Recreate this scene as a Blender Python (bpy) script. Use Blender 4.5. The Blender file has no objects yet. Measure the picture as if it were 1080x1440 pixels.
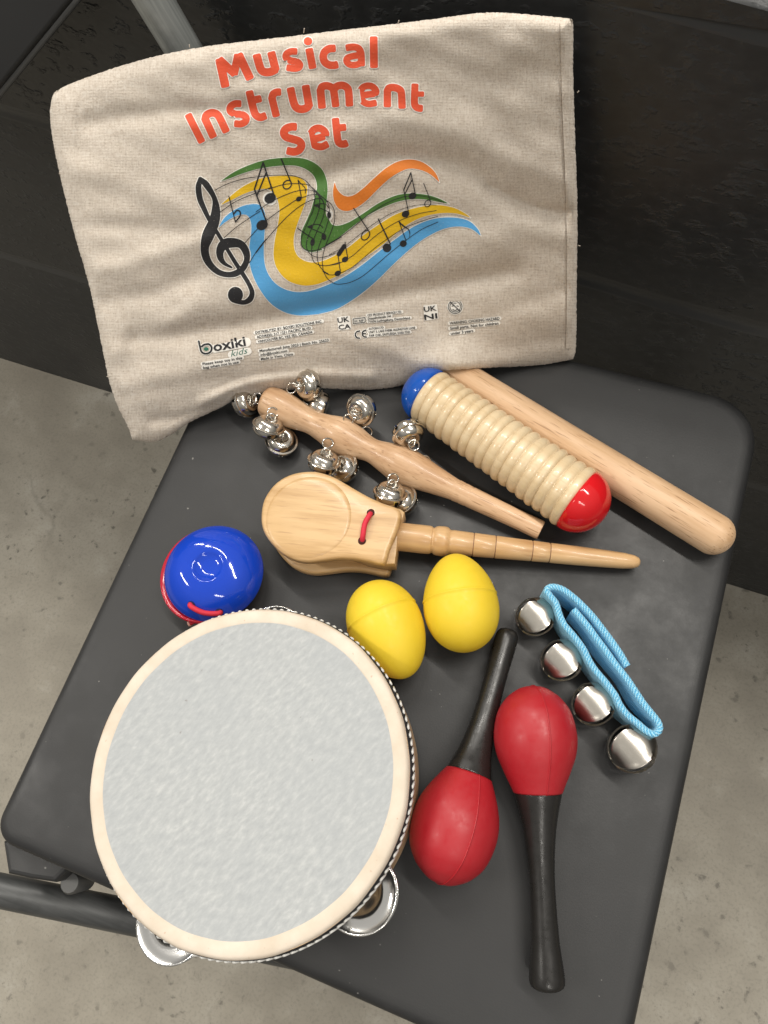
import bpy, bmesh, math, random
import numpy as np
from mathutils import Vector, Matrix, noise as mnoise

random.seed(7)
S = bpy.context.scene
COL = S.collection
PI = math.pi

# ------------------------------------------------------------------ camera solve
F_PX = 1033.87
PITCH, ROLL, YAW = (math.radians(a) for a in (69.14520218, -15.73667497, -34.14221335))
ST = 0.47                      # height of the seat surface
EYE = Vector((0, 0, ST + 0.44))
_f = Vector((math.sin(YAW)*math.cos(PITCH), math.cos(YAW)*math.cos(PITCH), -math.sin(PITCH)))
_r = Vector((math.cos(YAW), -math.sin(YAW), 0))
_u = _r.cross(_f)
RIGHT = math.cos(ROLL)*_r + math.sin(ROLL)*_u
UP = -math.sin(ROLL)*_r + math.cos(ROLL)*_u
FWD = _f

def ray(px, py):
    return RIGHT*((px-540)/F_PX) - UP*((py-720)/F_PX) + FWD     # depth 1 along FWD

def on(px, py, dz=0.0):        # point at height dz above the seat
    d = ray(px, py)
    return EYE + d*((ST+dz-EYE.z)/d.z)

def on_z(px, py, z):
    d = ray(px, py)
    return EYE + d*((z-EYE.z)/d.z)

def at_depth(px, py, dep):
    return EYE + ray(px, py)*dep

def depth(p):
    return (p-EYE).dot(FWD)

cam = bpy.data.cameras.new('camera')
cam.sensor_fit = 'VERTICAL'; cam.sensor_height = 24
cam.lens = 24*F_PX/1440
cam.clip_start = 0.02; cam.clip_end = 100
co = bpy.data.objects.new('camera', cam); COL.objects.link(co)
R = Matrix((RIGHT, UP, -FWD)).transposed().to_4x4()
co.matrix_world = Matrix.Translation(EYE) @ R
S.camera = co

# ------------------------------------------------------------------ material helpers
def mat(name, col=(.5, .5, .5), rough=.5, metal=0, spec=.5, coat=0, coat_rough=.1, sheen=0):
    m = bpy.data.materials.new(name); m.use_nodes = True
    b = m.node_tree.nodes['Principled BSDF']
    b.inputs['Base Color'].default_value = (*col, 1)
    b.inputs['Roughness'].default_value = rough
    b.inputs['Metallic'].default_value = metal
    b.inputs['Specular IOR Level'].default_value = spec
    b.inputs['Coat Weight'].default_value = coat
    b.inputs['Coat Roughness'].default_value = coat_rough
    b.inputs['Sheen Weight'].default_value = sheen
    return m

class NT:
    def __init__(s, m):
        s.t = m.node_tree; s.b = s.t.nodes['Principled BSDF']
    def n(s, typ, **kw):
        x = s.t.nodes.new(typ)
        for k, v in kw.items():
            if k in x.inputs: x.inputs[k].default_value = v
            else: setattr(x, k, v)
        return x
    def l(s, a, b):
        s.t.links.new(a, b)
    def coord(s, kind='Object', scale=(1, 1, 1), rot=(0, 0, 0)):
        c = s.n('ShaderNodeTexCoord'); mp = s.n('ShaderNodeMapping')
        mp.inputs['Scale'].default_value = scale; mp.inputs['Rotation'].default_value = rot
        s.l(c.outputs[kind], mp.inputs['Vector']); return mp.outputs[0]
    def noise(s, vec, scale, detail=4, rough=.55):
        x = s.n('ShaderNodeTexNoise'); x.inputs['Scale'].default_value = scale
        x.inputs['Detail'].default_value = detail; x.inputs['Roughness'].default_value = rough
        s.l(vec, x.inputs['Vector']); return x.outputs['Fac']
    def ramp(s, fac, stops, interp='LINEAR'):
        x = s.n('ShaderNodeValToRGB'); r = x.color_ramp; r.interpolation = interp
        while len(r.elements) < len(stops): r.elements.new(.5)
        for e, (p, c) in zip(r.elements, stops):
            e.position = p; e.color = (*c, 1) if len(c) == 3 else c
        s.l(fac, x.inputs[0]); return x.outputs[0]
    def mix(s, fac, a, b, mode='MIX'):
        x = s.n('ShaderNodeMix', data_type='RGBA', blend_type=mode)
        for sock, v in ((x.inputs[0], fac), (x.inputs[6], a), (x.inputs[7], b)):
            if hasattr(v, 'links') or hasattr(v, 'is_linked'): s.l(v, sock)
            elif isinstance(v, (int, float)): sock.default_value = v
            else: sock.default_value = (*v, 1)
        return x.outputs[2]
    def math(s, op, a, b=0.0):
        x = s.n('ShaderNodeMath', operation=op)
        for sock, v in ((x.inputs[0], a), (x.inputs[1], b)):
            if isinstance(v, (int, float)): sock.default_value = v
            else: s.l(v, sock)
        return x.outputs[0]
    def bump(s, h, strength=.3, dist=.001, prev=None):
        x = s.n('ShaderNodeBump'); x.inputs['Strength'].default_value = strength
        x.inputs['Distance'].default_value = dist
        s.l(h, x.inputs['Height'])
        if prev is not None: s.l(prev, x.inputs['Normal'])
        s.l(x.outputs[0], s.b.inputs['Normal']); return x.outputs[0]
    def color(s, c): s.l(c, s.b.inputs['Base Color'])
    def rough(s, c): s.l(c, s.b.inputs['Roughness'])

def wood(name, light, dark, pore, rough=.5, coat=0, pore_amt=.5, scale=1.0):
    m = mat(name, light, rough, coat=coat, coat_rough=.12); t = NT(m)
    v1 = t.coord(scale=(12*scale, 160*scale, 160*scale))
    v2 = t.coord(scale=(60*scale, 900*scale, 900*scale))
    v3 = t.coord(scale=(25, 60, 60))
    g = t.noise(v1, 1.0, 5, .6)
    c = t.ramp(g, [(.36, dark), (.58, light)])
    blotch = t.noise(v3, 1.0, 3)
    c = t.mix(t.ramp(blotch, [(.45, (0, 0, 0)), (.75, (.35, .35, .35))]), c, dark)
    p = t.noise(v2, 1.0, 2, .5)
    pm = t.ramp(p, [(.60, (0, 0, 0)), (.70, (pore_amt,)*3)])
    c = t.mix(pm, c, pore)
    t.color(c); t.bump(g, .06, .0005)
    return m

def gloss(name, col, rough=.12, var=.0):
    m = mat(name, col, rough, spec=.5); t = NT(m)
    v = t.coord(scale=(1, 1, 1)); n = t.noise(v, 260, 5)
    t.rough(t.ramp(n, [(.3, (rough*.8,)*3), (.75, (rough*1.5,)*3)]))
    n2 = t.noise(v, 45, 3)
    t.color(t.mix(t.ramp(n2, [(.4, (0, 0, 0)), (.8, (var,)*3)]), col, tuple(min(1, c*1.5+.02) for c in col)))
    return m

M = {}
# linen: woven threads from the cloth's own uv
m = mat('linen', (.6, .52, .43), .92, spec=.12, sheen=.15); t = NT(m)
uv = t.coord('UV')
def band(d, sc):
    w = t.n('ShaderNodeTexWave', wave_type='BANDS', bands_direction=d); w.inputs['Scale'].default_value = sc
    w.inputs['Distortion'].default_value = 2.2; w.inputs['Detail'].default_value = 3; w.inputs['Detail Scale'].default_value = 2.5
    t.l(uv, w.inputs[0]); return w.outputs['Fac']
w1, w2 = band('X', 150), band('Y', 150)
sx = t.noise(t.coord('UV', (430, 62, 1)), 1, 3, .65); sy = t.noise(t.coord('UV', (62, 430, 1)), 1, 3, .65)
sp = t.noise(t.coord('UV', (330, 330, 1)), 1, 2, .6)
big = t.noise(t.coord('UV', (9, 9, 1)), 1, 4)
weave = t.math('MULTIPLY', w1, w2)
thr = t.math('ADD', t.math('MULTIPLY', sx, .5), t.math('MULTIPLY', sy, .5))
c = t.ramp(thr, [(.36, (.55, .475, .395)), (.5, (.69, .615, .53)), (.64, (.79, .73, .65))])
c = t.mix(t.ramp(sp, [(.57, (0, 0, 0)), (.70, (.6,)*3)]), c, (.37, .29, .22))
c = t.mix(t.ramp(sp, [(.30, (.6,)*3), (.42, (0, 0, 0))]), c, (.80, .73, .64))
c = t.mix(t.ramp(weave, [(.0, (.2,)*3), (.45, (0, 0, 0))]), c, (.45, .37, .30))
c = t.mix(t.ramp(big, [(.4, (0, 0, 0)), (.7, (.22,)*3)]), c, (.56, .485, .40))
t.color(c)
h = t.math('ADD', t.math('MULTIPLY', weave, .8), t.math('MULTIPLY', sp, 1.2))
t.bump(h, .45, .0006)
M['linen'] = m

def ink(name, col, rough=.5):
    m = mat(name, col, rough, spec=.35); t = NT(m)
    n = t.noise(t.coord('UV', (330, 330, 1)), 1, 3, .6); p = t.noise(t.coord('UV', (420, 420, 1)), 1, 1, .5)
    t.bump(n, .5, .0005)
    c = t.mix(t.ramp(n, [(.55, (0, 0, 0)), (.8, (.3,)*3)]), col, tuple(min(1, k*1.3+.03) for k in col))
    c = t.mix(t.ramp(p, [(.70, (0, 0, 0)), (.78, (.45,)*3)]), c, (.6, .53, .45))
    t.color(c)
    return m
M['red_ink'] = ink('red_ink', (.78, .10, .042))
M['white_ink'] = ink('white_ink', (.90, .87, .81))
M['green_ink'] = ink('green_ink', (.075, .19, .04))
M['yellow_ink'] = ink('yellow_ink', (.80, .50, .02))
M['blue_ink'] = ink('blue_ink', (.10, .37, .70))
M['orange_ink'] = ink('orange_ink', (.78, .22, .03))
M['black_ink'] = ink('black_ink', (.022, .022, .024))
M['teal_ink'] = ink('teal_ink', (.03, .16, .11))

# seat plastic
m = mat('seat_plastic', (.03, .03, .031), .5, spec=.5); t = NT(m)
v = t.coord(); n1 = t.noise(v, 900, 3); n2 = t.noise(v, 9, 5); n3 = t.noise(v, 330, 1, .4)
c = t.ramp(n2, [(.3, (.0155, .0157, .0165)), (.75, (.022, .022, .022))])
c = t.mix(t.ramp(n3, [(.785, (0, 0, 0)), (.82, (.6,)*3)]), c, (.3, .29, .27))
n5 = t.noise(v, 28, 6, .7); c = t.mix(t.ramp(n5, [(.55, (0, 0, 0)), (.80, (.22,)*3)]), c, (.06, .059, .056))
t.color(c); t.rough(t.ramp(n5, [(.3, (.40,)*3), (.7, (.60,)*3)])); t.bump(n1, .12, .0004)
M['seat_plastic'] = m
# tube steel (grey paint, worn)
def tube_mat(name, a, b):
    m = mat(name, a, .42, spec=.5, metal=.35); t = NT(m)
    v = t.coord(scale=(18, 420, 420)); n = t.noise(v, 1, 4); v2 = t.coord(); n2 = t.noise(v2, 60, 5)
    c = t.ramp(n, [(.35, a), (.65, b)])
    c = t.mix(t.ramp(n2, [(.55, (0, 0, 0)), (.7, (.4,)*3)]), c, tuple(k*.6 for k in a))
    t.color(c); t.bump(n, .1, .0005); return m
M['dark_tube'] = tube_mat('dark_tube', (.06, .062, .062), (.085, .087, .087))
M['grey_tube'] = tube_mat('grey_tube', (.27, .285, .275), (.40, .415, .405))
M['bolt'] = mat('bolt_steel', (.11, .11, .108), .5, metal=.4)
M['board'] = mat('board_paint', (.018, .018, .018), .5)
M['board_edge'] = mat('board_edge_paint', (.09, .09, .088), .4)
# wall paint on rough block
m = mat('wall_paint', (.016, .016, .016), .38, spec=.5); t = NT(m)
v = t.coord(scale=(105, 105, 170)); v2 = t.coord(scale=(7, 7, 7))
n = t.noise(v, 1.0, 3, .5); vr = t.n('ShaderNodeTexVoronoi', feature='SMOOTH_F1'); vr.inputs['Scale'].default_value = 1.6; t.l(v, vr.inputs['Vector'])
rn = t.noise(v2, 1, 3)
rg = t.ramp(rn, [(.35, (.25,)*3), (.6, (1,)*3)])
pit = t.ramp(n, [(.55, (0, 0, 0)), (.70, (1,)*3)])
hh = t.math('MULTIPLY', t.math('ADD', pit, t.math('MULTIPLY', vr.outputs['Distance'], .22)), rg)
t.bump(hh, .6, .0022)
t.color(t.ramp(n, [(.35, (.0165, .0175, .0185)), (.7, (.028, .0295, .031))]))
t.rough(t.ramp(rn, [(.35, (.46,)*3), (.65, (.32,)*3)]))
M['wall_paint'] = m
m = mat('joint_paint', (.034, .0355, .037), .36, spec=.5); t = NT(m); v = t.coord(scale=(30, 30, 60)); t.bump(t.noise(v, 1, 4), .25, .002); M['joint_paint'] = m
m = mat('ledge_concrete', (.42, .41, .38), .9); t = NT(m); v = t.coord()
t.color(t.ramp(t.noise(v, 220, 4), [(.3, (.2, .2, .18)), (.7, (.55, .54, .5))])); t.bump(t.noise(v, 150, 4), .6, .003)
M['ledge'] = m
# concrete floor
m = mat('concrete', (.3, .29, .26), .62, spec=.35); t = NT(m); v = t.coord()
n1 = t.noise(v, 3.2, 6, .6); n2 = t.noise(v, 13, 8, .68); n3 = t.noise(v, 75, 4, .6); n4 = t.noise(v, 300, 3)
c = t.ramp(n1, [(.3, (.24, .215, .172)), (.5, (.31, .284, .234)), (.72, (.375, .35, .297))])
c = t.mix(t.ramp(n2, [(.38, (.45,)*3), (.54, (0, 0, 0))]), c, (.225, .205, .168))
c = t.mix(t.ramp(n2, [(.56, (0, 0, 0)), (.74, (.5,)*3)]), c, (.48, .458, .405))
c = t.mix(t.math('MULTIPLY', t.ramp(n3, [(.60, (0, 0, 0)), (.68, (.8,)*3)]), t.ramp(n1, [(.42, (.25,)*3), (.58, (1, 1, 1))])), c, (.095, .087, .072))
c = t.mix(t.ramp(n4, [(.35, (.25,)*3), (.5, (0, 0, 0))]), c, (.15, .14, .12))
vo = t.n('ShaderNodeTexVoronoi', feature='DISTANCE_TO_EDGE'); vo.inputs['Scale'].default_value = 2.3
vd = t.n('ShaderNodeVectorMath', operation='ADD'); nz = t.n('ShaderNodeTexNoise'); nz.inputs['Scale'].default_value = 9; nz.inputs['Detail'].default_value = 6
t.l(v, nz.inputs['Vector']); sc = t.n('ShaderNodeVectorMath', operation='SCALE'); sc.inputs['Scale'].default_value = .16
t.l(nz.outputs['Color'], sc.inputs[0]); t.l(v, vd.inputs[0]); t.l(sc.outputs[0], vd.inputs[1]); t.l(vd.outputs[0], vo.inputs['Vector'])
crack = t.math('MULTIPLY', t.ramp(vo.outputs['Distance'], [(.0, (1,)*3), (.012, (0, 0, 0))]), t.ramp(n1, [(.5, (0, 0, 0)), (.65, (.5,)*3)]))
c = t.mix(crack, c, (.12, .11, .09))
t.color(c); t.bump(n3, .25, .002); t.rough(t.ramp(n1, [(.3, (.5,)*3), (.7, (.72,)*3)]))
M['concrete'] = m

M['beech'] = wood('beech', (.67, .455, .28), (.54, .34, .185), (.28, .145, .07), .5, 0, .8)
M['jingle_wood'] = wood('jingle_wood', (.63, .42, .255), (.45, .265, .14), (.28, .145, .065), .42, .15, .7)
M['maple'] = wood('maple', (.61, .405, .20), (.45, .27, .11), (.34, .185, .075), .4, .1, .45, .75)
M['maple_handle'] = wood('maple_handle', (.60, .385, .19), (.44, .255, .11), (.38, .19, .08), .38, .2, .4, .7)
M['guiro_wood'] = wood('guiro_wood', (.70, .56, .365), (.60, .455, .27), (.50, .35, .19), .36, .3, .3, .7)
M['hoop_wood'] = wood('hoop_wood', (.60, .43, .26), (.48, .32, .18), (.35, .2, .1), .5)
M['groove'] = mat('burnt_groove', (.20, .10, .045), .6)
M['blue_gloss'] = gloss('blue_gloss', (.008, .05, .46), .07, .15)
M['blue_cap'] = gloss('blue_cap_paint', (.008, .08, .40), .12, .2)
M['red_gloss'] = gloss('red_gloss', (.58, .01, .014), .10, .1)
M['red_shell'] = gloss('red_shell_paint', (.42, .012, .03), .14, .1)
M['egg_yellow'] = gloss('egg_yellow', (.74, .53, .026), .5, .12)
M['maraca_red'] = gloss('maraca_red', (.37, .012, .019), .42, .15)
M['black_plastic'] = gloss('black_plastic', (.014, .013, .012), .28, .1)
def metal(name, col, r):
    m = mat(name, col, r, metal=1); t = NT(m); v = t.coord(); n = t.noise(v, 420, 4)
    t.rough(t.ramp(n, [(.3, (r*.6,)*3), (.75, (r*1.8,)*3)]))
    n2 = t.noise(v, 90, 4)
    t.color(t.mix(t.ramp(n2, [(.5, (0, 0, 0)), (.75, (.45,)*3)]), col, tuple(k*.72 for k in col)))
    t.bump(n2, .03, .0006); return m
M['nickel'] = metal('nickel', (.60, .565, .51), .16)
M['satin_nickel'] = metal('satin_nickel', (.58, .545, .49), .24)
M['steel'] = metal('wire_steel', (.70, .67, .62), .16)
M['tin'] = mat('tin', (.74, .735, .72), .17, metal=1)
# drum skin
m = mat('drum_skin', (.62, .64, .645), .75, spec=.2); t = NT(m)
v = t.coord(scale=(170, 400, 1), rot=(0, 0, 1.2)); n = t.noise(v, 1, 6, .65); n2 = t.noise(t.coord(), 26, 6, .65)
c = t.ramp(n, [(.28, (.335, .350, .360)), (.52, (.405, .420, .424)), (.74, (.505, .515, .510))])
c = t.mix(t.ramp(n2, [(.35, (0, 0, 0)), (.7, (.5,)*3)]), c, (.355, .374, .388))
n3 = t.noise(t.coord(), 260, 2, .4); c = t.mix(t.ramp(n3, [(.78, (0, 0, 0)), (.83, (.5,)*3)]), c, (.2, .18, .16))
t.color(c); t.bump(n, .12, .0008); M['drum_skin'] = m
m = mat('drum_border', (.74, .645, .545), .7, spec=.25); t = NT(m); v = t.coord(); n = t.noise(v, 60, 5); n2 = t.noise(v, 500, 2, .4)
c = t.ramp(n, [(.3, (.58, .495, .395)), (.7, (.69, .61, .515))])
c = t.mix(t.ramp(n2, [(.72, (0, 0, 0)), (.78, (.6,)*3)]), c, (.5, .32, .22)); t.color(c); t.bump(n, .3, .001)
M['drum_border'] = m
M['braid_black'] = mat('braid_black', (.015, .015, .016), .8)
M['braid_white'] = mat('braid_white', (.74, .73, .70), .7)
# webbing
m = mat('webbing', (.10, .42, .72), .8, spec=.2, sheen=.2); t = NT(m)
uv = t.coord('UV')
w = t.n('ShaderNodeTexWave', wave_type='BANDS', bands_direction='DIAGONAL'); w.inputs['Scale'].default_value = 330; w.inputs['Distortion'].default_value = 2.0; w.inputs['Detail Scale'].default_value = 2; t.l(uv, w.inputs[0])
w2 = t.n('ShaderNodeTexWave', wave_type='BANDS', bands_direction='X'); w2.inputs['Scale'].default_value = 420; t.l(uv, w2.inputs[0])
hw_ = t.math('ADD', w.outputs['Fac'], t.math('MULTIPLY', w2.outputs['Fac'], .7)); nn = t.noise(t.coord('UV', (500, 500, 1)), 1, 2)
c = t.ramp(hw_, [(.2, (.075, .34, .60)), (.9, (.18, .56, .82)), (1.0, (.36, .70, .90))])
c = t.mix(t.ramp(nn, [(.6, (0, 0, 0)), (.8, (.5,)*3)]), c, (.42, .70, .88)); t.color(c); t.bump(hw_, .7, .0006)
M['webbing'] = m
M['cord_red'] = mat('cord_red', (.58, .02, .045), .7)
M['cord_tip'] = mat('cord_tip', (.75, .42, .36), .7)
M['hole'] = mat('drilled_hole', (.06, .012, .008), .9)
M['hole_blue'] = mat('drilled_hole_blue', (.004, .006, .05), .9)

# ------------------------------------------------------------------ object helpers
FR = {}                         # world frame of each root
def thing(name, label, cat, frame=None, group=None):
    o = bpy.data.objects.new(name, None); COL.objects.link(o)
    frame = frame or Matrix.Identity(4)
    o.matrix_world = frame; o.empty_display_size = .01
    o['label'] = label; o['category'] = cat
    if group: o['group'] = group
    FR[o.name] = frame.copy()
    return o

def obj(name, bm, material, parent=None, smooth=True, world=False, label=None):
    if parent is not None and world:
        bm.transform(FR[parent.name].inverted())
    me = bpy.data.meshes.new(name)
    bm.normal_update(); bm.to_mesh(me); bm.free()
    me.materials.append(M[material] if isinstance(material, str) else material)
    if smooth:
        me.shade_smooth()
    o = bpy.data.objects.new(name, me); COL.objects.link(o)
    if parent is not None:
        o.parent = parent
        FR[o.name] = FR[parent.name]
    if label: o['label'] = label
    return o

def sharpen(o, ang=35):
    o.data.set_sharp_from_angle(angle=math.radians(ang))

def frame(A, B, up=Vector((0, 0, 1)), origin=None):
    x = (B-A).normalized(); y = up.cross(x).normalized(); z = x.cross(y)
    m_ = Matrix((x, y, z)).transposed().to_4x4()
    return Matrix.Translation(origin or A) @ m_

def crom(pts, n=8, closed=False):
    pts = [Vector(p) for p in pts]; out = []
    N = len(pts)
    for i in range(N if closed else N-1):
        if closed: p0, p1, p2, p3 = (pts[(i+k-1) % N] for k in range(4))
        else:
            p1, p2 = pts[i], pts[i+1]
            p0 = pts[i-1] if i > 0 else p1*2-p2
            p3 = pts[i+2] if i+2 < N else p2*2-p1
        for k in range(n):
            t_ = k/n
            out.append(.5*((2*p1)+(p2-p0)*t_+(2*p0-5*p1+4*p2-p3)*t_*t_+(3*p1-p0-3*p2+p3)*t_**3))
    if not closed: out.append(pts[-1])
    return out

def lathe(bm, prof, n=48, closed=False):
    """prof: (x, r) along the local X axis"""
    rings = []
    for x, r in prof:
        if r < 1e-6: rings.append([bm.verts.new((x, 0, 0))])
        else: rings.append([bm.verts.new((x, r*math.sin(2*PI*k/n), r*math.cos(2*PI*k/n))) for k in range(n)])
    for a, b in zip(rings, rings[1:]):
        for k in range(n):
            k2 = (k+1) % n
            if len(a) == 1 and len(b) == 1: continue
            if len(a) == 1: bm.faces.new((a[0], b[k2], b[k]))
            elif len(b) == 1: bm.faces.new((a[k], a[k2], b[0]))
            else: bm.faces.new((a[k], a[k2], b[k2], b[k]))
    bmesh.ops.recalc_face_normals(bm, faces=bm.faces)
    return bm

def tube(bm, pts, r, n=12, closed=False, caps=True):
    pts = [Vector(p) for p in pts]; N = len(pts); rings = []
    prev = None
    for i, p in enumerate(pts):
        a = pts[(i-1) % N] if (closed or i > 0) else p
        b = pts[(i+1) % N] if (closed or i < N-1) else p
        d = (b-a).normalized()
        if prev is None:
            u = d.orthogonal().normalized()
        else:
            u = (prev-d*prev.dot(d)).normalized()
        prev = u; v = d.cross(u)
        rr = r[i] if hasattr(r, '__len__') else r
        rings.append([bm.verts.new(p+(u*math.cos(2*PI*k/n)+v*math.sin(2*PI*k/n))*rr) for k in range(n)])
    for i in range(N if closed else N-1):
        a, b = rings[i], rings[(i+1) % N]
        off = 0
        if closed and i == N-1:
            off = min(range(n), key=lambda q: (a[0].co-b[q].co).length)
        for k in range(n):
            bm.faces.new((a[k], a[(k+1) % n], b[(k+1+off) % n], b[(k+off) % n]))
    if caps and not closed:
        bm.faces.new(rings[0][::-1]); bm.faces.new(rings[-1])
    bmesh.ops.recalc_face_normals(bm, faces=bm.faces)
    return bm

def box(bm, M4, sx, sy, sz, bev=0.0, seg=2):
    r = bmesh.ops.create_cube(bm, size=1, matrix=M4 @ Matrix.Diagonal((sx, sy, sz, 1)))
    if bev:
        es = list({e for v in r['verts'] for e in v.link_edges})
        bmesh.ops.bevel(bm, geom=es, offset=bev, segments=seg, affect='EDGES', profile=.5)
    return bm

def prism(bm, pts, z0, z1, bev=0.0, seg=3):
    """pts: world xy outline; solid between z0 and z1 with bevelled rims"""
    n = len(pts)
    lo = [bm.verts.new((p[0], p[1], z0)) for p in pts]; hi = [bm.verts.new((p[0], p[1], z1)) for p in pts]
    fl = bm.faces.new(lo[::-1]); fh = bm.faces.new(hi)
    for i in range(n):
        bm.faces.new((lo[i], lo[(i+1) % n], hi[(i+1) % n], hi[i]))
    bmesh.ops.recalc_face_normals(bm, faces=bm.faces)
    if bev:
        es = list(fl.edges)+list(fh.edges)
        bmesh.ops.bevel(bm, geom=es, offset=bev, segments=seg, affect='EDGES', profile=.5)
    return bm

def lathe_px(A, B, zA, zB, prof, npt=4):
    """axis from photo point A (height zA) to B (height zB); prof (t px, r px) -> frame, [(x, r)] in metres"""
    a, b = on(*A, zA), on(*B, zB)
    L = math.hypot(B[0]-A[0], B[1]-A[1])
    da, db = depth(a), depth(b); D = (b-a).length
    out = []
    for t_, r_ in prof:
        s = t_/L
        w = 1/((1-s)/da+s/db)            # perspective-correct depth
        lam = (s/db)*w
        out.append((lam*D, r_*w/F_PX))
    return frame(a, b), out

def smooth_prof(p, n=6):
    q = crom([(x, r, 0) for x, r in p], n)
    return [(v.x, max(v.y, 0)) for v in q]

def dome_prof(x0, r, length, n=10, sgn=1):
    return [(x0+sgn*length*math.sin(a), r*math.cos(a)) for a in (PI/2*k/n for k in range(n+1))]

# ------------------------------------------------------------------ setting: floor, wall, ledge
def struct(name, bm, material, smooth=False):
    o = obj(name, bm, material, smooth=smooth); o['kind'] = 'structure'; return o

bm = bmesh.new()
bmesh.ops.create_grid(bm, x_segments=1, y_segments=1, size=6)
struct('floor', bm, 'concrete')

w0, w1_ = on_z(0, 503, 0), on_z(1080, 838, 0)
wd = (w1_-w0).normalized(); wn = Vector((-wd.y, wd.x, 0))     # wn points away from the camera
def on_wall(px, py):
    d = ray(px, py); return EYE+d*((w0-EYE).dot(wn)/d.dot(wn))
def wall_s(p): return (p-w0).dot(wd)
WTOP = on_wall(1030, 6).z
seams = []
for pa, pb in (((0, 357), (125, 400)), ((5, 155), (1000, 446)), ((936, 1), (1080, 39))):
    a, b = on_wall(*pa), on_wall(*pb); seams.append((wall_s(a), a.z, wall_s(b), b.z))
bm = bmesh.new()
NS = 60; S0, S1 = -1.6, 2.2
prof_d = [(-.0075, 0), (-.0055, .0004), (-.003, .0013), (0, .0017), (.003, .0013), (.0055, .0004), (.0075, 0)]
rows = []
cols = [S0+(S1-S0)*i/NS for i in range(NS+1)]
for s in cols:
    col = [(0.0, -.0005), (.004, -.0002), (.02, 0)]
    for k, (sa, za, sb, zb) in enumerate(seams):
        slope = (zb-za)/(sb-sa)
        if k == 0: slope = 0.5*slope
        sc_ = max(min(s, .9), -1.0)
        z = za+slope*(sc_-sa)
        z += .0012*math.sin(s*23+k*2)
        col += [(z+dz, dd) for dz, dd in prof_d]
    col += [(WTOP-.008, 0), (WTOP-.003, .0012), (WTOP, .006), (WTOP, .20)]
    rows.append([bm.verts.new(w0+wd*s+wn*dd+Vector((0, 0, z))) for z, dd in col])
for a, b in zip(rows, rows[1:]):
    for k in range(len(a)-1):
        f_ = bm.faces.new((a[k], b[k], b[k+1], a[k+1]))
        if 3 <= k < 24 and (k-3) % 7 < 6: f_.material_index = 1
bmesh.ops.recalc_face_normals(bm, faces=bm.faces)
o = struct('wall', bm, 'wall_paint', smooth=True); sharpen(o, 50); o.data.materials.append(M['joint_paint'])
o['label'] = 'black painted rough block wall behind the chair'
bm = bmesh.new()
box(bm, Matrix.Translation(w0+wd*.3+wn*.325+Vector((0, 0, WTOP+.012-.30))) @ Matrix.Rotation(math.atan2(wd.y, wd.x), 4, 'Z'), 3.8, .62, .60, .006)
o = struct('ledge', bm, 'ledge')

# ------------------------------------------------------------------ chair
X0, X1, Y0, Y1 = -.2480, .1165, -.1195, .2815
ch = thing('chair', 'black chair with a flat seat on grey metal tubes, carrying the toy instruments', 'chair',
           Matrix.Translation((-.06, .08, 0)))
def rrect(x0, x1, y0, y1, radii, n=10):
    pts = []
    for (cx, cy, a0, r) in ((x1, y1, 0, radii[0]), (x0, y1, 90, radii[1]), (x0, y0, 180, radii[2]), (x1, y0, 270, radii[3])):
        ox = cx-r if cx == x1 else cx+r; oy = cy-r if cy == y1 else cy+r
        for k in range(n+1):
            a = math.radians(a0+90*k/n); pts.append((ox+r*math.cos(a), oy+r*math.sin(a)))
    return pts
bm = bmesh.new()
sec = [(.0, 0.0), (.0035, -.0003), (.0065, -.0012), (.0085, -.003), (.0095, -.0055), (.0095, -.016), (.008, -.020), (.004, -.022)]
rings = []
for off, dz in sec:
    q = .0095-off
    rings.append([bm.verts.new((x, y, ST+dz)) for x, y in rrect(X0+q, X1-q, Y0+q, Y1-q, (.032-q*.6, .03-q*.6, .014-q*.6, .02-q*.6))])
for a, b in zip(rings, rings[1:]):
    for k in range(len(a)):
        bm.faces.new((a[k], b[k], b[(k+1) % len(a)], a[(k+1) % len(a)]))
bm.faces.new(rings[0]); bm.faces.new(rings[-1][::-1])
bmesh.ops.recalc_face_normals(bm, faces=bm.faces)
o = obj('seat', bm, 'seat_plastic', ch, world=True); sharpen(o, 40)
# front tube, its bracket and bolt
tz = -.062
ta, tb = on(-60, 1240, tz), on(330, 1319, tz)
bm = bmesh.new(); tube(bm, [ta+(ta-tb)*.5, ta, tb, tb+(tb-ta)*.35], .0101, 24)
tb_o = obj('frame_tube', bm, 'dark_tube', ch, world=True); sharpen(tb_o, 60)
bm = bmesh.new(); prism(bm, [on(*p, -.024).xy for p in ((5, 1183), (12, 1229), (45, 1236), (78, 1241), (105, 1215), (60, 1170))], ST-.052, ST-.0225, .003)
o = obj('bracket', bm, 'seat_plastic', ch, world=True, smooth=False)
c0 = on(100, 1241, -.038)
bm = bmesh.new(); A_ = c0+Vector((0, 0, -.004)); tube(bm, [A_+Vector((0, 0, -.014)), A_+Vector((0, 0, .004)), A_+Vector((0, 0, .006))], [.0068, .0068, .0055], 24)
o = obj('bolt', bm, 'bolt', ch, world=True); sharpen(o, 40)
for lx, ly in ((X0+.07, Y0+.05), (X1-.05, Y0+.05), (X0+.09, Y1-.07), (X1-.05, Y1-.07)):
    bm = bmesh.new(); tube(bm, [(lx, ly, ST-.022), (lx, ly, .0)], .011, 20)
    o = obj('leg', bm, 'dark_tube', ch, world=True); sharpen(o, 60)
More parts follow.
